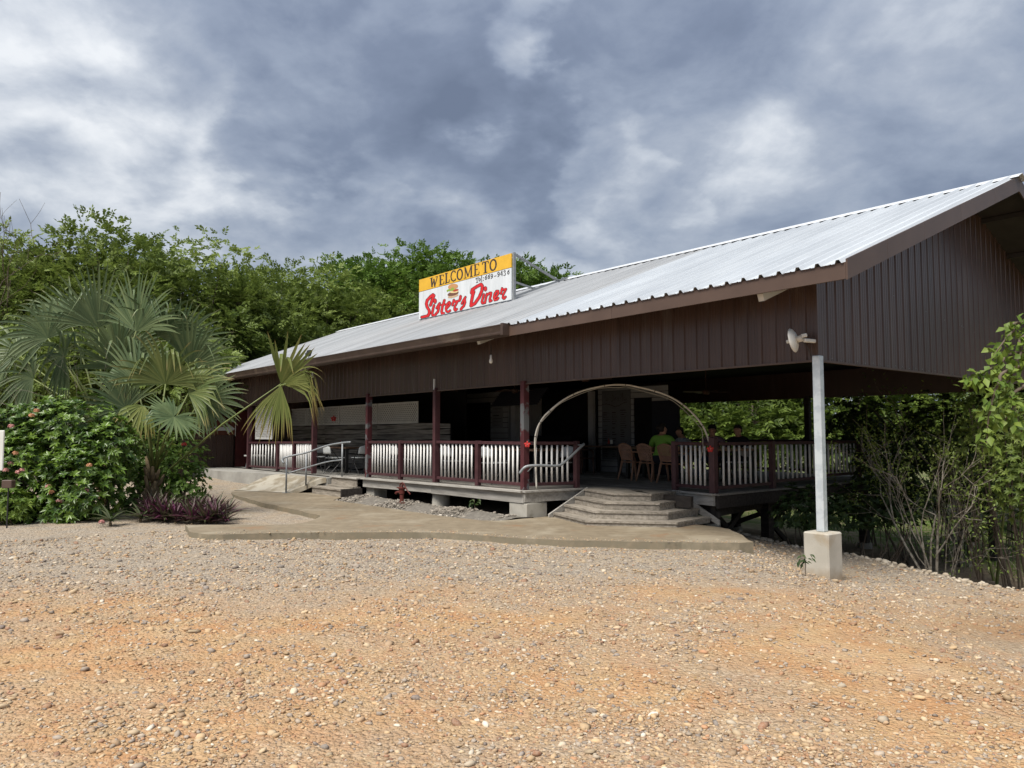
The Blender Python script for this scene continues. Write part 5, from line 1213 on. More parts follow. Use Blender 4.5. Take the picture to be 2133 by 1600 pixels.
    if hair == 'bun': mh.ellipsoid((c_.x+.09*st, c_.y-.10*ct, c_.z+.005), (.055, .05, .055), 10, 7)
    mh.build('hair', M['hair'], root, smooth=True)
    if cap:
        m_ = MB(); m_.lathe([(.0, .125), (.05, .118), (.088, .085), (.103, .04), (.104, .025)], 16, (c_.x, c_.y, c_.z)); m_.build('cap', cap, root, smooth=True)
        m_ = MB(); q = []
        for k in range(7): a = math.pi*(k/6)-0; q.append((c_.x+(.085*math.cos(a))*ct-(.09+.085*math.sin(a))*st, c_.y+(.085*math.cos(a))*st+(.09+.085*math.sin(a))*ct))
        m_.prism(q, c_.z+.022, c_.z+.034); m_.build('cap_brim', cap, root)
    return root
person('woman in a green blouse seated with her back to the camera', tuple(B(.14, 3.86, .6-.01)), BA+R(2), M['green'], M['navy'], 1.32, .05, R(-35), 'bun')
person('man in a dark cap, striped shirt and jeans seated facing the woman in green', tuple(B(.30, 5.55, .57)), BA+R(188), M['stripe'], M['jeans'], 1.2, .10, R(15), 'short', M['blackshirt'])
person('dark haired diner in a pale grey shirt bent over the table', tuple(B(-.42, 5.5, .57)), BA+R(176), M['greyshirt'], M['navy'], 1.0, .45, 0, 'short')
person('diner in black seated right of the man in the cap', tuple(B(.95, 5.6, .57)), BA+R(182), M['blackshirt'], M['navy'], 1.1, .06, R(10), 'short')
for k, (u, v, lb) in enumerate(((.30, 5.6, 'dark plastic chair under the man in the cap'), (-.42, 5.55, 'dark plastic chair under the diner in grey'), (.95, 5.65, 'dark plastic chair under the diner in black'))):
    o = copy_tree(pd_); o['label'] = lb; o['group'] = 'dark plastic chairs'; o.location = B(u, v, .6); o.rotation_euler = (0, 0, BA+R(180))
# ------------------------------------------------------------------ vegetation
M['bark'] = pmat('grey_bark', (.16, .13, .10), (.10, .08, .06), 8, .9, .1, bmp=.5, bscale=25, stretch=(2, 2, .6)); M['barkpale'] = pmat('pale_lichen_bark', (.30, .27, .22), (.15, .13, .10), 14, .9, .1, bmp=.5, bscale=40, lo=.42, hi=.58)
M['lf_forest'] = leafmat('forest_leaf', (.095, .142, .028), (.225, .290, .064), trans=.33); M['lf_bright'] = leafmat('bright_leaf', (.070, .135, .022), (.165, .260, .045), trans=.3); M['lf_yellow'] = leafmat('young_leaf', (.085, .15, .022), (.20, .275, .045), trans=.35)
M['lf_dark'] = leafmat('dark_shrub_leaf', (.026, .050, .014), (.062, .095, .024), trans=.2); M['lf_ixora'] = leafmat('glossy_shrub_leaf', (.036, .080, .014), (.170, .270, .036), rough=.35, trans=.2, spec=.45)
M['lf_back'] = leafmat('sunlit_back_leaf', (.035, .068, .014), (.175, .24, .042), trans=.35)
def leaf_arrays(P, D, N, Ln, Wd, fold=.22, droop=.18):
    D = norm(D); S_ = norm(np.cross(D, N)); N2 = norm(np.cross(S_, D)); n = len(P); Ln = np.broadcast_to(Ln, n)[:, None]; Wd = np.broadcast_to(Wd, n)[:, None]
    g = np.array([0, 0, -1.])
    v0 = P; v1 = P+D*Ln*.45+S_*Wd*.5+N2*fold*Wd+g*droop*Ln*.15; v3 = P+D*Ln*.45-S_*Wd*.5+N2*fold*Wd+g*droop*Ln*.15; v2 = P+D*Ln+g*droop*Ln
    V = np.stack([v0, v1, v2, v3], 1).reshape(-1, 3); b_ = 4*np.arange(n)[:, None]
    F = np.concatenate([b_+np.array([[0, 1, 2]]), b_+np.array([[0, 2, 3]])], 1).reshape(-1, 3); return V, F
def rand_dirs(g, n): return norm(g.normal(size=(n, 3)))
def tree_parts(seed, h, crown_r, crown_base, lobes=30, twigs=36, leaves=9, LL=.20, LW=.085, trunk_r=.16, lobe_r=.30, mat='lf_forest', spiky=.0, bark='bark', flatten=.9):
    g = np.random.default_rng(seed); cz = (h+crown_base)/2; hz = (h-crown_base)/2
    C_ = []
    for i in range(lobes):
        d_ = rand_dirs(g, 1)[0]; d_[2] = d_[2]*.9+.15; d_ = d_/np.linalg.norm(d_); rad = g.uniform(.45, .95)
        C_.append(np.array([0, 0, cz])+d_*rad*np.array([crown_r, crown_r, hz])*.82)
    C_ = np.array(C_); LR = crown_r*lobe_r*g.uniform(.75, 1.3, lobes)
    m_ = MB(); top = np.array([g.normal(0, .15), g.normal(0, .15), crown_base+hz*.9])
    pts = [np.array([0, 0, -.4]), np.array([g.normal(0, .05), g.normal(0, .05), h*.18]), np.array([g.normal(0, .15), g.normal(0, .15), crown_base]), top]
    m_.tube([tuple(p) for p in pts], [trunk_r*1.25, trunk_r, trunk_r*.75, trunk_r*.3], 8)
    for i in range(0, lobes, 1):
        s_ = pts[2]+(top-pts[2])*g.uniform(0, .8); e = C_[i]; mid = (s_+e)/2+g.normal(0, .15, 3)+np.array([0, 0, -.1])
        m_.tube([tuple(s_), tuple(mid), tuple(e)], [trunk_r*.34, trunk_r*.2, trunk_r*.06], 5, False)
    trunk = m_.mesh('trunk', M[bark], True)
    Pt, Dt, Rt_ = [], [], []
    for i in range(lobes):
        d_ = rand_dirs(g, twigs); d_[:, 2] = d_[:, 2]*.8+.12; d_ = norm(d_)
        r_ = LR[i]*g.uniform(.35, 1.05, (twigs, 1)); Pt.append(C_[i]+d_*r_*np.array([1.15, 1.15, flatten])); Dt.append(norm(d_+g.normal(0, .45, (twigs, 3))+np.array([0, 0, .1+spiky]))); Rt_.append(np.full(twigs, g.uniform(0, 1)))
    Pt, Dt, Rt_ = np.concatenate(Pt), np.concatenate(Dt), np.concatenate(Rt_); nt_ = len(Pt)
    # pinnate sprays: leaflets in pairs along each twig
    tl = LL*g.uniform(1.6, 2.8, nt_); k = np.arange(leaves); frac = (k//2+1)/(leaves//2+1); side = np.where(k % 2 == 0, 1., -1.); side[-1] = 0
    S_ = norm(np.cross(Dt, np.array([0, 0, 1.])+g.normal(0, .35, (nt_, 3)))); N_ = norm(np.cross(S_, Dt))
    P = Pt[:, None]+Dt[:, None]*(tl[:, None]*frac)[..., None]-np.array([0, 0, 1.])*(.25*tl[:, None]*frac**2)[..., None]
    D = norm(Dt[:, None]*.75+S_[:, None]*side[None, :, None]*.95+g.normal(0, .18, (nt_, leaves, 3)))
    N = np.broadcast_to(N_[:, None], D.shape)+g.normal(0, .25, D.shape)
    P, D, N = P.reshape(-1, 3), D.reshape(-1, 3), N.reshape(-1, 3); n = len(P); sz = g.uniform(.75, 1.25, n)
    Vv, Ff = leaf_arrays(P, D, N, LL*sz, LW*sz)
    rn = np.clip(.5*np.repeat(Rt_, leaves)+.5*g.uniform(0, 1, n)+.1*g.normal(size=n), 0, 1)
    crown = np_mesh('crown', Vv, Ff, M[mat], {'rnd': np.repeat(rn, 4)})
    return trunk, crown
def place_tree(parts, name, label, x, y, s=1., rz=0., group=None, z=None, cat='tree', tilt=0.):
    t_ = thing(name, label, cat, (x, y, gzs(x, y) if z is None else z), rz, group); t_.scale = (s,)*3 if not hasattr(s, '__len__') else s
    if tilt: t_.rotation_euler[1] = tilt
    inst('trunk', parts[0], t_); inst('crown', parts[1], t_); return t_
TA = tree_parts(21, 10.5, 3.6, .8, 52, 78, 9, .18, .085, .16); TB = tree_parts(22, 10.0, 3.3, .7, 50, 78, 9, .17, .08, .14, spiky=.3); TC = tree_parts(23, 6.0, 3.0, .2, 40, 70, 9, .17, .08, .10)
TD = tree_parts(24, 13.0, 4.4, 4.0, 56, 80, 9, .21, .10, .2, mat='lf_bright', lobe_r=.26, spiky=.2); TE = tree_parts(25, 8.5, 3.6, .5, 40, 52, 9, .22, .10, .13, mat='lf_back')
FG = 'forest edge behind the left end of the diner'; FL = 'dense olive green tree in the forest edge left of the sign'
for (x, y, s, k) in [(-25.5, 29, .95, 0), (-21.5, 30, .97, 1), (-18.4, 29.5, .98, 0), (-15.6, 29.0, 1.10, 1), (-13.4, 33, 1.06, 0), (-11.4, 36, 1.08, 1), (-9.3, 40, 1.10, 0), (-17.5, 35, 1.1, 0), (-12.2, 40, 1.13, 1), (-23, 35, 1.05, 1), (-29, 33, 1.0, 0), (-7.2, 43, 1.1, 0)]:
    place_tree((TA, TB)[k], 'forest_tree', FL, x, y, s, random.uniform(0, 6), FG)
for (x, y, s) in [(-23, 24.5, 1.0), (-18.8, 24.2, .95), (-15.0, 25.0, 1.0), (-12.4, 27.5, 1.0), (-21, 22, .6), (-27, 25, 1.1)]:
    place_tree(TC, 'understorey_tree', 'low leafy tree filling the shade behind the fan palms', x, y, s, random.uniform(0, 6), 'low trees behind the palms')
for (x, y, s, lb) in [(-5.6, 46, 1.05, 'bright green feathery tree directly left of the roof sign'), (-2.6, 47, 1.05, 'bright green feathery tree rising behind the roof sign'), (.5, 47, 1.08, 'bright green tree showing right of the roof sign above the ridge'), (-8.6, 46, 1.0, 'bright green tree top between the forest edge and the roof sign')]:
    place_tree(TD, 'feathery_tree', lb, x, y, s, random.uniform(0, 6), 'bright trees behind the roof')
# beyond the back opening and on the lower ground to the right
BL = 'sunlit green tree beyond the back opening of the diner'
for (x, y, s) in [(5.5, 33, .95), (9.5, 31, 1.0), (13.2, 30, 1.0), (17, 27.5, 1.05), (20.5, 24, 1.05), (11.5, 36, 1.1), (2.5, 36, .9), (24, 20, 1.1), (15.2, 22.5, .62), (7.4, 36, 1.0)]:
    place_tree(TE, 'back_tree', BL, x, y, s, random.uniform(0, 6), 'trees on the low ground behind the diner')
# the bare twig tree at the upper left
def twig_shrub(name, seed, loc, label, stems, h, spread, r0, mat, depth=4, leafn=0, leafmat_=None, LL=.05, cat='shrub', fork=3, droop=0.):
    g = np.random.default_rng(seed); t_ = thing(name, label, cat, loc); tips = []
    def grow(m_, p, d_, l, r_, dep):
        n = 3; pts = [p]; q = p.copy(); dd = d_.copy()
        for i in range(n): dd = norm(dd+g.normal(0, .13, 3)+np.array([0, 0, .05-droop])); q = q+dd*l/n; pts.append(q.copy())
        m_.tube([tuple(x) for x in pts], [r_, r_*.85, r_*.72, r_*.6], 6 if dep > 2 else 4, False)
        if dep <= 0 or r_ < .0015: tips.append((q, dd)); return
        for k in range(fork if dep < depth else 2):
            base = pts[-1] if k == 0 else pts[g.integers(1, n+1)]
            grow(m_, base, norm(dd+g.normal(0, .42, 3)), l*g.uniform(.6, .85), r_*g.uniform(.5, .66), dep-1)
    for s in range(stems):
        m_ = MB(); a = g.uniform(0, 6.28); d_ = norm(np.array([math.cos(a)*spread*g.uniform(.3, 1), math.sin(a)*spread*g.uniform(.3, 1), 1.])); p = np.array([math.cos(a)*.12, math.sin(a)*.12, -.15])
        grow(m_, p, d_, h*g.uniform(.36, .5), r0*g.uniform(.7, 1.15), depth); m_.build('stem', M[mat], t_, smooth=True)
    if leafn:
        T = np.array([q for q, _ in tips]); Dd = np.array([x for _, x in tips]); k = np.repeat(np.arange(len(T)), leafn); n = len(k)
        P = T[k]+g.normal(0, LL*1.2, (n, 3)); D = norm(Dd[k]+g.normal(0, .8, (n, 3))); V_, F_ = leaf_arrays(P, D, rand_dirs(g, n)+np.array([0, 0, 1.2]), LL*g.uniform(.7, 1.3, n), LL*.5)
        inst('crown', np_mesh('crown', V_, F_, M[leafmat_], {'rnd': np.repeat(g.uniform(0, 1, n), 4)}), t_)
    return t_
twig_shrub('bare_tree', 31, (-18.8, 28.2, 0), 'leafless grey twigs sticking out above the trees at the far left', 2, 9.4, .10, .07, 'bark', 4, cat='tree')
twig_shrub('dry_shrub', 33, (-10.2, 17.6, 0), 'dry pale twigs behind the flowering shrub at the left', 6, 2.6, .35, .018, 'barkpale', 4)

# ---- fan palms
M['palm_blue'] = leafmat('blue_green_palm', (.070, .112, .048), (.150, .195, .085), (.30, .24, .11), rough=.45, trans=.22, spec=.35); M['palm_yel'] = leafmat('yellowing_palm', (.14, .18, .045), (.25, .27, .08), (.40, .25, .10), rough=.5, trans=.3)
M['palm_green'] = leafmat('green_palm', (.075, .110, .030), (.165, .195, .060), (.42, .31, .13), rough=.45, trans=.25)
M['palm_stem'] = pmat('palm_petiole', (.17, .20, .06), (.12, .15, .05), 6, .5, .3); M['boot'] = pmat('palm_boot', (.22, .17, .10), (.12, .09, .06), 9, .9, .1, bmp=.5, bscale=30, stretch=(3, 3, .6))
def fan_mesh(A, N, Rr, spread, nseg, droop, seed, mat, tipb=.25, gap=.0, ang0=0., stiff=.4, split=.42):
    g = np.random.default_rng(seed); A = norm(np.array(A, float)); N = np.array(N, float); N = norm(N-A*(N@A)); S_ = np.cross(A, N); Vv = []; Ff = []; rn = []; tp = []
    ts = np.array([0, .2, split, .60, .70, .78, .86, .93, 1.0]); wmax = Rr*split*math.radians(2*spread)/nseg*.56
    for i in range(nseg):
        th = math.radians(ang0-spread+2*spread*(i+.5)/nseg)+g.normal(0, .012); d_ = A*math.cos(th)+S_*math.sin(th); sd = -A*math.sin(th)+S_*math.cos(th)
        l = Rr*(.80+.20*math.cos(th*.8))*g.uniform(.88, 1.08); fl = g.uniform(.55, 1.45)*droop; brk = g.uniform() < (.16+.22*droop); r_ = g.uniform(); k0 = len(Vv); p = np.zeros(3); dd = d_+N*.10; last = 0
        for q, t_ in enumerate(ts):
            st_ = (t_-last)*l; last = t_
            bend = fl*max(0, t_-stiff)*1.9
            if brk and t_ > .65: bend += 1.7
            cur = norm(dd+np.array([0, 0, -1.])*bend); p = p+cur*st_
            w = wmax*(t_/split if t_ < split else max(0, 1-((t_-split)/(1-split))**2.0)); nn = norm(np.cross(sd, cur)); nn = nn if nn@N > 0 else -nn
            Vv += [p-sd*w+nn*w*.35, p.copy(), p+sd*w+nn*w*.35]; rn += [r_]*3; tp += [min(1., max(0., (t_-(1-tipb))/max(tipb, 1e-3)))*g.uniform(.5, 1.)]*3
        for q in range(len(ts)-1):
            a = k0+3*q; Ff += [(a, a+1, a+4, a+3), (a+1, a+2, a+5, a+4)]
    return np_mesh('frond', np.array(Vv), np.array(Ff), M[mat], {'rnd': np.array(rn), 'tip': np.array(tp)}, smooth=True)
# a point at a measured bearing and its own distance Y
def at_bearing(px_, py_, Y):
    th = math.atan(105/1600); x = (px_-1066.5)/1600; y = (800-py_)/1600; d_ = np.array([x, math.cos(th)-y*math.sin(th), math.sin(th)+y*math.cos(th)]); return np.array([0, 0, 1.66])+d_*(Y/d_[1])
TOCAM = np.array([.45, -.88, .12])
def palm(name, label, base, crown, fronds, boots, seed):
    t_ = thing(name, label, 'palm', tuple(base)); base = np.array(base); cr_ = np.array(crown)-base
    m_ = MB(); m_.tube([(0, 0, -.2), tuple(cr_*.5+np.array([.03, 0, 0])), tuple(cr_)], [.11, .095, .07], 10); m_.build('trunk', M['boot'], t_, smooth=True)
    g = np.random.default_rng(seed)
    for k in range(boots):
        a = g.uniform(0, 6.28); z = cr_[2]*g.uniform(.15, .95); p = np.array([math.cos(a)*.07, math.sin(a)*.07, z]); q = p+np.array([math.cos(a)*.16, math.sin(a)*.16, g.uniform(.2, .42)])
        m_ = MB(); m_.tube([tuple(p), tuple((p+q)/2+np.array([0, 0, -.03])), tuple(q)], [.055, .045, .025], 6); m_.build('leaf_base', M['boot'], t_, smooth=True)
    for k, f in enumerate(fronds):
        hub = np.array(f['hub'])-base; A = np.array(f['A'], float); N = np.array(f.get('N', TOCAM), float)
        o = inst('frond', fan_mesh(A, N, f['R'], f.get('sp', 95), int(f.get('n', 34)*.8), f.get('dr', .5), seed*50+k, f.get('m', 'palm_blue'), f.get('tip', .12), stiff=f.get('st', .45), split=f.get('split', .42), ang0=f.get('a0', 0)), t_, tuple(hub))
        s_ = cr_ if 'start' not in f else np.array(f['start'])-base; mid = (s_+hub)/2+np.array([0, 0, f.get('arch', .12)])
        m_ = MB(); m_.tube([tuple(s_-hub), tuple(mid-hub), (0, 0, 0)], [.028, .02, .014], 6); m_.build('petiole', M['palm_stem'], o, smooth=True)
    return t_
YB, YF = 18.0, 16.0
bB = at_bearing(215, 1010, YB); bB[2] = 0; cB = at_bearing(215, 900, YB)
palm('fan_palm', 'large blue-green fan palm rising behind the flowering shrub', bB, cB, [
    dict(hub=at_bearing(205, 682, YB), A=(-.12, -.1, 1), R=1.50, sp=78, dr=.25, n=36, tip=.05), dict(hub=at_bearing(284, 690, YB-.3), A=(.22, -.05, 1), R=1.55, sp=80, dr=.55, n=38, tip=.06, N=(-.3, -.9, .1)),
    dict(hub=at_bearing(100, 705, YB-.2), A=(-.55, -.2, .75), R=1.35, sp=105, dr=1.1, n=34, tip=.12, st=.3), dict(hub=at_bearing(40, 740, YB+.3), A=(-.8, -.1, .35), R=1.2, sp=90, dr=1.2, n=28, tip=.15, st=.25),
    dict(hub=at_bearing(135, 745, YB-.5), A=(-.2, -.7, .1), R=1.2, sp=110, dr=1.3, n=34, st=.2), dict(hub=at_bearing(250, 770, YB-.5), A=(.05, -.25, 1), R=1.25, sp=85, dr=.35, n=34, tip=.05),
    dict(hub=at_bearing(330, 700, YB), A=(.6, 0, .7), R=1.35, sp=80, dr=.9, n=32, st=.3), dict(hub=at_bearing(395, 765, YB-.2), A=(.75, -.1, .55), R=1.35, sp=85, dr=.35, n=34, tip=.1, st=.5), dict(hub=at_bearing(370, 720, YB+.4), A=(.6, .2, .75), R=1.3, sp=80, dr=.5, n=32),
    dict(hub=at_bearing(150, 680, YB+.5), A=(-.3, .2, .9), R=1.3, sp=85, dr=.6, n=32), dict(hub=at_bearing(245, 730, YB+.6), A=(.1, .2, 1), R=1.35, sp=90, dr=.4, n=34), dict(hub=at_bearing(70, 790, YB-.4), A=(-.7, -.4, .1), R=1.1, sp=95, dr=1.3, n=30, st=.2)], 6, 3)
bF = at_bearing(318, 1050, YF); bF[2] = 0; cF = at_bearing(322, 985, YF)
palm('fan_palm', 'smaller yellow-green fan palm with a broken leaf hanging towards the diner', bF, cF, [
    dict(hub=at_bearing(345, 800, YF), A=(.05, -.12, 1), R=1.2, sp=95, dr=.75, n=36, m='palm_green', tip=.22, st=.45, N=(.15, -.95, .3)), dict(hub=at_bearing(362, 868, YF-.4), A=(-.1, -.55, -.2), R=.82, sp=165, dr=.18, n=44, tip=.06, N=(.25, -.95, .25)),
    dict(hub=at_bearing(392, 820, YF+.1), A=(.75, -.1, .35), R=1.15, sp=75, dr=.8, n=32, m='palm_green', tip=.25, st=.35, N=(.1, -.9, .45)), dict(hub=at_bearing(262, 850, YF), A=(-.5, -.3, .25), R=1.0, sp=120, dr=.5, n=36), dict(hub=at_bearing(285, 800, YF+.3), A=(-.25, .1, .9), R=1.1, sp=85, dr=.4, n=34), dict(hub=at_bearing(420, 835, YF+.3), A=(.75, .1, .1), R=1.0, sp=110, dr=.6, n=36, tip=.12),
    dict(hub=at_bearing(585, 800, YF-.6), A=(.30, -.1, .9), R=1.05, sp=34, dr=.12, n=13, m='palm_yel', tip=.15, st=.6, start=at_bearing(345, 985, YF), arch=.10, split=.5),
    dict(hub=at_bearing(587, 801, YF-.62), A=(.95, -.15, .22), R=1.25, sp=30, dr=2.4, n=22, m='palm_yel', tip=.40, st=.42, start=at_bearing(583, 808, YF-.6), arch=0, split=.45),
    dict(hub=at_bearing(586, 803, YF-.64), A=(-.25, -.1, -1), R=1.2, sp=34, dr=.9, n=22, m='palm_yel', tip=.42, st=.4, start=at_bearing(582, 806, YF-.6), arch=0, split=.4),
    dict(hub=at_bearing(596, 800, YF-.70), A=(1, -.15, .30), R=1.30, sp=26, dr=4.2, n=26, m='palm_yel', tip=.55, st=.36, start=at_bearing(587, 803, YF-.62), arch=0, split=.4),
    dict(hub=at_bearing(300, 845, YF-.3), A=(-.15, -.6, -.6), R=.8, sp=60, dr=.8, n=18, m='palm_yel', tip=.3, st=.2)], 14, 5)

# ---- flowering shrub: rosettes of glossy leaves over a lumpy mass
def rosette_shrub(name, label, base, lumps, nros, mat, LL, LW, seed, per=8, stems=True, cat='shrub', inner=True, up=.55, flowers=None, fl_label=None):
    g = np.random.default_rng(seed); t_ = thing(name, label, cat, tuple(base)); P, D, N, Rn = [], [], [], []
    lumps = [(np.array(c_)-np.array(base), np.array(r_)) for c_, r_ in lumps]; wts = np.array([r_[0]*r_[2]+r_[1]*r_[2] for _, r_ in lumps]); wts = wts/wts.sum()
    for i in range(nros):
        c_, r_ = lumps[g.choice(len(lumps), p=wts)]; d_ = rand_dirs(g, 1)[0]; d_[1] -= .25; d_ = d_/np.linalg.norm(d_); rad = g.uniform(.55, 1.06) if inner else g.uniform(.85, 1.05)
        p = c_+d_*r_*rad
        if p[2]+base[2] < .06: continue
        ax = norm(d_*.8+np.array([0, 0, up])+g.normal(0, .25, 3)); tone = g.uniform(0, 1)**1.3*(1. if rad > .8 else .5); a0 = g.uniform(0, 6.28); x = norm(np.cross(ax, [.3, .2, 1.])); y = np.cross(ax, x)  # rosettes deeper in the mass get a darker tone
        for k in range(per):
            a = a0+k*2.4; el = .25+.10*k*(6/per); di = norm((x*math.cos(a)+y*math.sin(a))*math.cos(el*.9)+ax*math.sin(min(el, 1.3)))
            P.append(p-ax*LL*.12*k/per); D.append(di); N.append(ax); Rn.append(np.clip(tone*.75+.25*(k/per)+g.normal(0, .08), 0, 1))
    P, D, N = map(np.array, (P, D, N)); n = len(P); s_ = g.uniform(.7, 1.2, n); V_, F_ = leaf_arrays(P, D, N, LL*s_, LW*s_, .18, .22)
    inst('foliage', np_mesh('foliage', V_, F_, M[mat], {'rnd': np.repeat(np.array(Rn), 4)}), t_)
    if stems:
        for c_, r_ in lumps:
            for k in range(5):
                m_ = MB(); e = c_+rand_dirs(g, 1)[0]*r_*.7; b0 = np.array([c_[0]*.8+g.normal(0, .1), c_[1]*.8, -.05]); m_.tube([tuple(b0), tuple((b0+e)/2+g.normal(0, .06, 3)), tuple(e)], [.018, .013, .006], 5, False); m_.build('stem', M['bark'], t_)
    for (q, kind) in (flowers or []):
        q = np.array(q)-np.array(base); fp, fd = [], []
        n = 70; d_ = rand_dirs(g, n); d_[:, 2] = np.abs(d_[:, 2])*.8+d_[:, 2]*.2; fp = q+d_*.045*np.array([1, 1, .8]); V_, F_ = leaf_arrays(fp, norm(np.cross(d_, rand_dirs(g, n))), d_, .036, .030, .1, 0)
        o = inst('flower_head', np_mesh('flower_head', V_, F_, M[kind], {'rnd': np.repeat(g.uniform(0, 1, n), 4)}), t_)
    return t_
M['pink'] = leafmat('pink_petal', (.55, .24, .22), (.70, .40, .36), trans=.3); M['peach'] = leafmat('faded_petal', (.50, .24, .12), (.58, .32, .18), trans=.3); M['redfl'] = leafmat('red_petal', (.50, .05, .05), (.62, .12, .10), trans=.3)
def lump(px_, py_, Y, rx, ry, rz): return (at_bearing(px_, py_, Y), (rx, ry, rz))
YI = 15.0
fl_px = [(23, 888, 'pink'), (32, 945, 'peach'), (22, 966, 'pink'), (12, 980, 'pink'), (38, 984, 'pink'), (46, 980, 'pink'), (101, 1014, 'pink'), (107, 1026, 'peach'), (186, 970, 'peach'), (180, 1022, 'pink'), (123, 1044, 'pink'), (212, 1088, 'pink'), (66, 866, 'peach'), (76, 856, 'peach')]
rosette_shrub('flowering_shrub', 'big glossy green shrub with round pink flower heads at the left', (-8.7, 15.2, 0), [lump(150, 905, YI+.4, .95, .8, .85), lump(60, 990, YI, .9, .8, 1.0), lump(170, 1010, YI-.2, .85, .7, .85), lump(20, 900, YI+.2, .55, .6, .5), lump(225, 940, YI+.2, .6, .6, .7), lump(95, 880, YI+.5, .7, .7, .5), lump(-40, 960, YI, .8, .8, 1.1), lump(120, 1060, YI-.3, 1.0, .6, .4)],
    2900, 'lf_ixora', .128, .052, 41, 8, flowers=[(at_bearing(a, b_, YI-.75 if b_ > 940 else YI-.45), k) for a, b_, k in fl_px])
rosette_shrub('low_shrub', 'small yellow-green shrub at the lower left corner of the planting', (-9.2, 14.3, 0), [lump(25, 1055, 14.2, .42, .4, .35)], 160, 'lf_yellow', .12, .04, 42, 8)
rosette_shrub('vine_shrub', 'tangled green vine covered shrub right of the small fan palm', (-7.0, 16.6, 0), [lump(375, 960, 16.4, .55, .5, .75), lump(300, 950, 17, .6, .5, .8), lump(395, 1010, 16.2, .45, .4, .5), lump(330, 1000, 16.8, .6, .4, .6), lump(262, 1020, 16.4, .5, .4, .6), lump(285, 1060, 16.0, .4, .35, .4)], 1500, 'lf_bright', .075, .05, 43, 6, flowers=[(at_bearing(383, 926, 15.7), 'redfl'), (at_bearing(250, 980, 15.6), 'redfl')])
# ---- strap-leaved purple plants
M['rhoeo'] = leafmat('purple_strap_leaf', (.055, .075, .025), (.10, .020, .060), trans=.2); M['brom'] = leafmat('green_strap_leaf', (.045, .07, .025), (.09, .10, .05), trans=.2)
def strap_mesh(seed, n, Lm, W, mat, up=.9):
    g = np.random.default_rng(seed); V_, F_, rn = [], [], []
    for i in range(n):
        a = i*2.4+g.normal(0, .2); el = up*g.uniform(.25, 1.35); l = Lm*g.uniform(.65, 1.1); d_ = np.array([math.cos(a)*math.cos(el), math.sin(a)*math.cos(el), math.sin(el)]); s_ = np.array([-math.sin(a), math.cos(a), 0]); k0 = len(V_); p = np.array([0, 0, .06+.04*g.uniform()]); r_ = g.uniform(0, 1)
        for q in range(5):
            t_ = q/4; w = W*(.55+.9*t_*(1-t_)*1.6)*(1-t_**3)
            V_ += [p-s_*w+np.array([0, 0, w*.5]), p.copy(), p+s_*w+np.array([0, 0, w*.5])]; rn += [r_]*3; p = p+d_*l/4; d_ = norm(d_+np.array([0, 0, -.16]))
        for q in range(4): a_ = k0+3*q; F_ += [(a_, a_+1, a_+4, a_+3), (a_+1, a_+2, a_+5, a_+4)]
    return np_mesh('leaves', np.array(V_), np.array(F_), M[mat], {'rnd': np.array(rn)}, smooth=True)
RM = [strap_mesh(60+i, 26, .36, .018, 'rhoeo') for i in range(3)]
g = np.random.default_rng(77)
for k in range(44):
    t_ = g.uniform()**.8; px_ = 300+t_*165+g.normal(0, 14); Y = 14.9-(t_*.5)+g.uniform(-.25, .9); x = (px_-1066.5)/1600*Y
    th_ = thing('strap_leaf_plant', 'purple and green strap-leaved plant in the clump beside the concrete path', 'plant', (x, Y, gzs(x, Y)-.03), g.uniform(0, 6.28), 'purple strap-leaved plants')
    s_ = g.uniform(1.0, 1.6); th_.scale = (s_, s_, s_); inst('leaves', RM[k % 3], th_)
    m_ = MB(); m_.tube([(0, 0, -.08), (.01, 0, .04)], [.02, .015], 6); m_.build('stem', M['boot'], th_)
BM_ = strap_mesh(70, 22, .42, .028, 'brom', .7)
for px_, py_, lb in ((238, 1085, 'green strap-leaved plant at the front edge below the shrub'), (300, 1070, 'green strap-leaved plant at the foot of the small fan palm')):
    Y = 14.0 if py_ > 1080 else 14.6; x = (px_-1066.5)/1600*Y; th_ = thing('strap_leaf_plant', lb, 'plant', (x, Y, gzs(x, Y)), .7, 'green strap-leaved plants'); inst('leaves', BM_, th_); m_ = MB(); m_.tube([(0, 0, -.08), (0, 0, .06)], .025, 6); m_.build('stem', M['boot'], th_)

# ---- right side: dark shrub below the deck, lichen stems, overhanging branch
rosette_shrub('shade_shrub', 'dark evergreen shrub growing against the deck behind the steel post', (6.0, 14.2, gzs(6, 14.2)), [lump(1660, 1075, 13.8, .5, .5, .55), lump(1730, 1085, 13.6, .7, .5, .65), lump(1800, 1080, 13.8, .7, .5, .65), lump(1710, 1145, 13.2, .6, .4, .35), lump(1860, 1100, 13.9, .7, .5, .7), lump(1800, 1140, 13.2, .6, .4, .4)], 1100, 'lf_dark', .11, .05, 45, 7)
twig_shrub('lichen_shrub', 51, (6.45, 12.1, gzs(6.45, 12.1)), 'many-stemmed shrub with pale lichen bark right of the pedestal', 5, 2.8, .20, .026, 'barkpale', 3, 16, 'lf_forest', .06, fork=3)
twig_shrub('lichen_shrub', 52, (9.6, 16.6, gzs(9.6, 16.6)), 'clump of thin grey trunks further back at the right edge', 6, 4.4, .10, .045, 'barkpale', 3, 9, 'lf_bright', .10, fork=3)
twig_shrub('tangle_shrub', 53, (7.4, 13.4, gzs(7.4, 13.4)), 'tangled thin-twigged shrub beside the gable', 4, 2.9, .25, .014, 'barkpale', 3, 7, 'lf_forest', .06, fork=4)
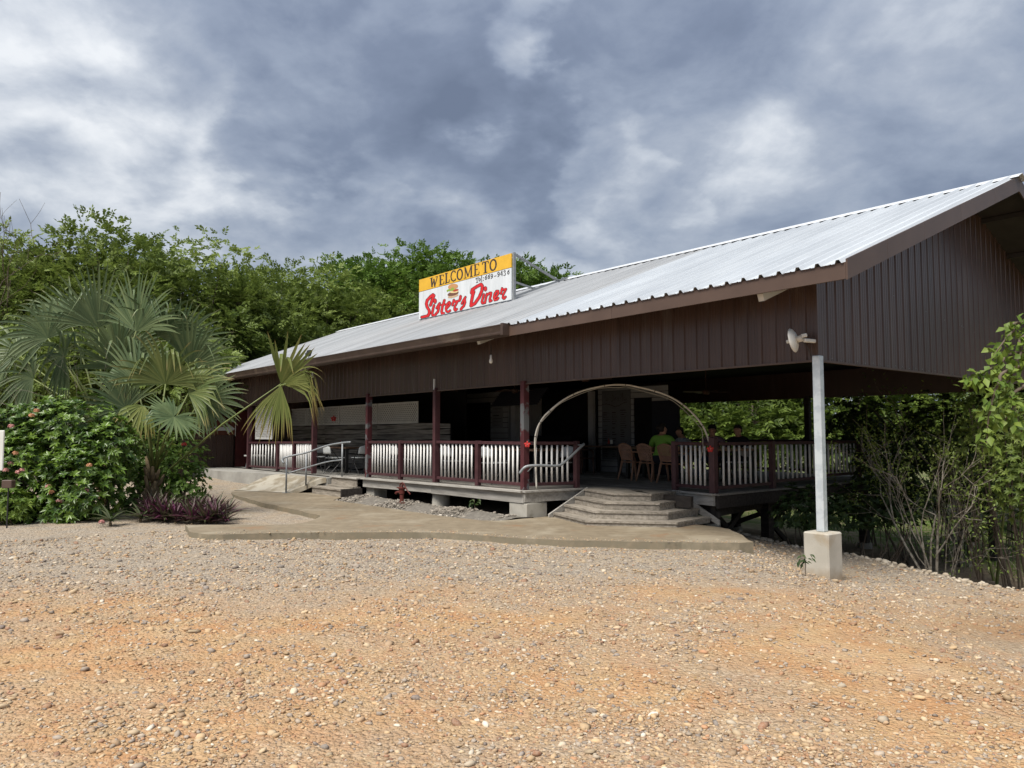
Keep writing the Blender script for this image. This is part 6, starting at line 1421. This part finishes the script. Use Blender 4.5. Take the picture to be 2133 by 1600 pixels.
rosette_shrub('broadleaf_shrub', 'mid green leafy bush at the right edge below the gable', (9.2, 13.0, gzs(9.2, 13)), [lump(2110, 900, 13.0, .7, .7, .8), lump(2130, 1000, 12.6, .6, .6, .7), lump(2060, 850, 14, .6, .5, .5), lump(2000, 930, 14.5, .6, .5, .5)], 900, 'lf_forest', .09, .035, 46, 8)
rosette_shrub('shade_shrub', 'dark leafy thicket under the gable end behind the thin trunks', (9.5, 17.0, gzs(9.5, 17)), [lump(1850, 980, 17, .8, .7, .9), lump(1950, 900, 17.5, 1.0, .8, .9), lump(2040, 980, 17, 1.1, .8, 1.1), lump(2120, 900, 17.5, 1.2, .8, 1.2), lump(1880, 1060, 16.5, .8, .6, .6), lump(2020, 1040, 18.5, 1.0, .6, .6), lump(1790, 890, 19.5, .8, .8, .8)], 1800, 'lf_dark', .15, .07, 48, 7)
ob = thing('overhanging_branch', 'bright lime green leafy branch reaching in from the right edge', 'tree', (6.6, 7.0, gzs(6.6, 7.0)))
base = np.array([6.6, 7.0, gzs(6.6, 7.0)]); g = np.random.default_rng(91)
m_ = MB(); m_.tube([(0, 0, -.2), (.05, .05, 1.2), (-.2, 0, 2.2), (-.5, -.1, 2.9)], [.06, .055, .045, .03], 8); m_.build('trunk', M['bark'], ob, smooth=True)
P, D = [], []
paths = [[at_bearing(2230, 640, 6.8), at_bearing(2150, 670, 6.7), at_bearing(2110, 690, 6.6), at_bearing(2070, 740, 6.5)], [at_bearing(2220, 640, 6.8), at_bearing(2140, 730, 6.6), at_bearing(2080, 760, 6.5), at_bearing(2030, 785, 6.5), at_bearing(2022, 800, 6.5)], [at_bearing(2220, 660, 6.8), at_bearing(2130, 760, 6.5), at_bearing(2080, 800, 6.4), at_bearing(2060, 870, 6.4), at_bearing(2055, 930, 6.4)], [at_bearing(2220, 660, 6.8), at_bearing(2140, 800, 6.5), at_bearing(2110, 850, 6.4), at_bearing(2090, 880, 6.4)], [at_bearing(2220, 640, 6.8), at_bearing(2160, 690, 6.6), at_bearing(2125, 740, 6.5), at_bearing(2100, 800, 6.5)], [at_bearing(2220, 700, 6.9), at_bearing(2150, 840, 6.7), at_bearing(2128, 900, 6.6)]]
for pth in paths:
    pth[0] = np.array([6.1, 6.9, base[2]+2.9+g.uniform(-.1, .2)]); m_ = MB(); cv = cr_curve([Vector(tuple(p-base)) for p in pth], 7); m_.tube(cv, [.016*(1-i/len(cv))+.004 for i in range(len(cv))], 5); m_.build('branch', M['bark'], ob, smooth=True)
    for i, p in enumerate(cv[2:]):
        for q in range(4):
            P.append(np.array(p)+g.normal(0, .035, 3)); dd = np.array(cv[min(i+3, len(cv)-1)]-cv[i+1]); D.append(norm(norm(dd)*.5+g.normal(0, .8, 3)+np.array([0, 0, -.35])))
for _ in range(1600): q = rand_dirs(g, 1)[0]; P.append(np.array([.1, .1, 2.9])+q*np.array([.95, .95, .75])*g.uniform(.4, 1.)); D.append(norm(q+g.normal(0, .6, 3)+np.array([0, 0, -.3])))
P, D = np.array(P), np.array(D); n = len(P); V_, F_ = leaf_arrays(P, D, rand_dirs(g, n)*.6+np.array([0, -.5, .8]), .085*g.uniform(.7, 1.25, n), .052*g.uniform(.8, 1.2, n), .15, .1)
inst('crown', np_mesh('crown', V_, F_, M['lf_yellow'], {'rnd': np.repeat(g.uniform(0, 1, n), 4)}), ob)
# weed beside the pedestal and a sprig below the deck
for (x, y, z, lb, s_) in ((3.62, 9.62, gzs(3.62, 9.62), 'small dark green weed sprouting against the concrete pedestal', 1.), (*B(-.95, -.5)[:2], .12, 'small green sprig in front of the dark gap under the deck', 1.1)):
    t_ = thing('weed', lb, 'plant', (x, y, z)); m_ = MB(); m_.tube([(0, 0, 0), (.01, 0, .12), (.0, 0, .26)], .006, 5); m_.build('stem', M['bark'], t_); n = 16; g = np.random.default_rng(5)
    P = np.c_[g.normal(0, .05, n), g.normal(0, .02, n), g.uniform(.14, .30, n)]; D = np.c_[g.normal(0, 1, n), g.normal(0, .6, n), g.normal(-.4, .3, n)]; V_, F_ = leaf_arrays(P, D, np.tile([0, -.6, 1.], (n, 1)), .075*s_, .035*s_); inst('leaves', np_mesh('leaves', V_, F_, M['lf_dark'], {'rnd': np.repeat(g.uniform(0, 1, n), 4)}), t_)
# palm frond and grass on the low ground
def pinnate(name, label, base, tip, seed):
    t_ = thing(name, label, 'palm', tuple(base)); base = np.array(base); tip = np.array(tip)-base; g = np.random.default_rng(seed); cv = cr_curve([Vector((0, 0, 0)), Vector(tuple(tip*.55+np.array([0, 0, .5]))), Vector(tuple(tip))], 14)
    m_ = MB(); m_.tube(cv, [.025*(1-i/len(cv))+.004 for i in range(len(cv))], 5); m_.build('rachis', M['palm_stem'], t_); P, D = [], []
    for i in range(6, len(cv)-1):
        dd = np.array(cv[i+1]-cv[i]); s_ = norm(np.cross(dd, [0, 0, 1.]))
        for sg_ in (1, -1): P.append(np.array(cv[i])); D.append(norm(norm(dd)*.5+s_*sg_*.5+np.array([0, 0, -.6])+g.normal(0, .08, 3)))
    n = len(P); V_, F_ = leaf_arrays(np.array(P), np.array(D), rand_dirs(g, n)+np.array([0, -1, .5]), .45, .03, .2, .3); inst('leaflets', np_mesh('leaflets', V_, F_, M['lf_dark'], {'rnd': np.repeat(g.uniform(0, 1, n), 4)}), t_)
pinnate('feather_palm', 'arching feather palm frond at the right edge', (9.2, 14.8, gzs(9.2, 14.8)), at_bearing(2120, 960, 13.5), 3)
pinnate('feather_palm', 'second feather palm frond leaning left behind the thin trunks', (9.4, 15.2, gzs(9.4, 15.2)), at_bearing(1990, 980, 15), 4)
g = np.random.default_rng(8); n = 5000; x = g.uniform(8, 20, n); y = g.uniform(15, 27, n); k = (crest_dist(x, y) > 5.0); x, y = x[k], y[k]; n = len(x)
V_, F_ = leaf_arrays(np.c_[x, y, gz(x, y)], np.c_[g.normal(0, .4, n), g.normal(0, .4, n), np.ones(n)], rand_dirs(g, n), g.uniform(.08, .2, n), .02, .1, .1)
tagp(inst('grass', np_mesh('grass', V_, F_, M['lf_bright'], {'rnd': np.repeat(g.uniform(0, 1, n), 4)})), 'short grass on the low ground at the right', 'grass', kind='stuff')
M['litter'] = leafmat('dry_leaf', (.16, .085, .035), (.30, .20, .09), trans=.1)
n = 260; x = g.uniform(-7, 6, n); y = g.uniform(4.5, 13, n); k = (crest_dist(x, y) < -.1) & ~inside(SLAB_W, x, y); x, y = x[k], y[k]; n = len(x); a = g.uniform(0, 6.28, n)
V_, F_ = leaf_arrays(np.c_[x, y, gz(x, y)+.018], np.c_[np.cos(a), np.sin(a), g.uniform(-.1, .2, n)], np.c_[g.normal(0, .3, (n, 2)), np.ones(n)], g.uniform(.03, .07, n), g.uniform(.015, .03, n), .3, .0)
tagp(inst('leaf_litter', np_mesh('leaf_litter', V_, F_, M['litter'], {'rnd': np.repeat(g.uniform(0, 1, n), 4)})), 'dry fallen leaves scattered over the gravel', 'leaves', kind='stuff')
# signpost edge at the far left, brown box in the planting
sp_ = thing('roadside_sign', 'edge of a white sign board on a post at the left border', 'sign', (*at_bearing(-22, 1100, 11.5)[:2], 0))
m_ = MB(); m_.box(-.14, .165, -.012, .012, 1.12, 1.72, .01); m_.build('board', M['plastic'], sp_); m_ = MB(); m_.box(-.02, .02, .013, .05, -.2, 1.6); m_.build('post', M['galvpipe'], sp_)
lb_ = thing('planting_lamp', 'small brown box lamp on a stake among the flowering shrub', 'lamp', (*at_bearing(14, 1100, 13.6)[:2], 0))
m_ = MB(); m_.box(-.09, .09, -.06, .06, .72, .86, .01); m_.build('box', M['trim'], lb_); m_ = MB(); m_.tube([(0, 0, -.1), (0, 0, .72)], .012, 6); m_.build('stake', M['blackmetal'], lb_)
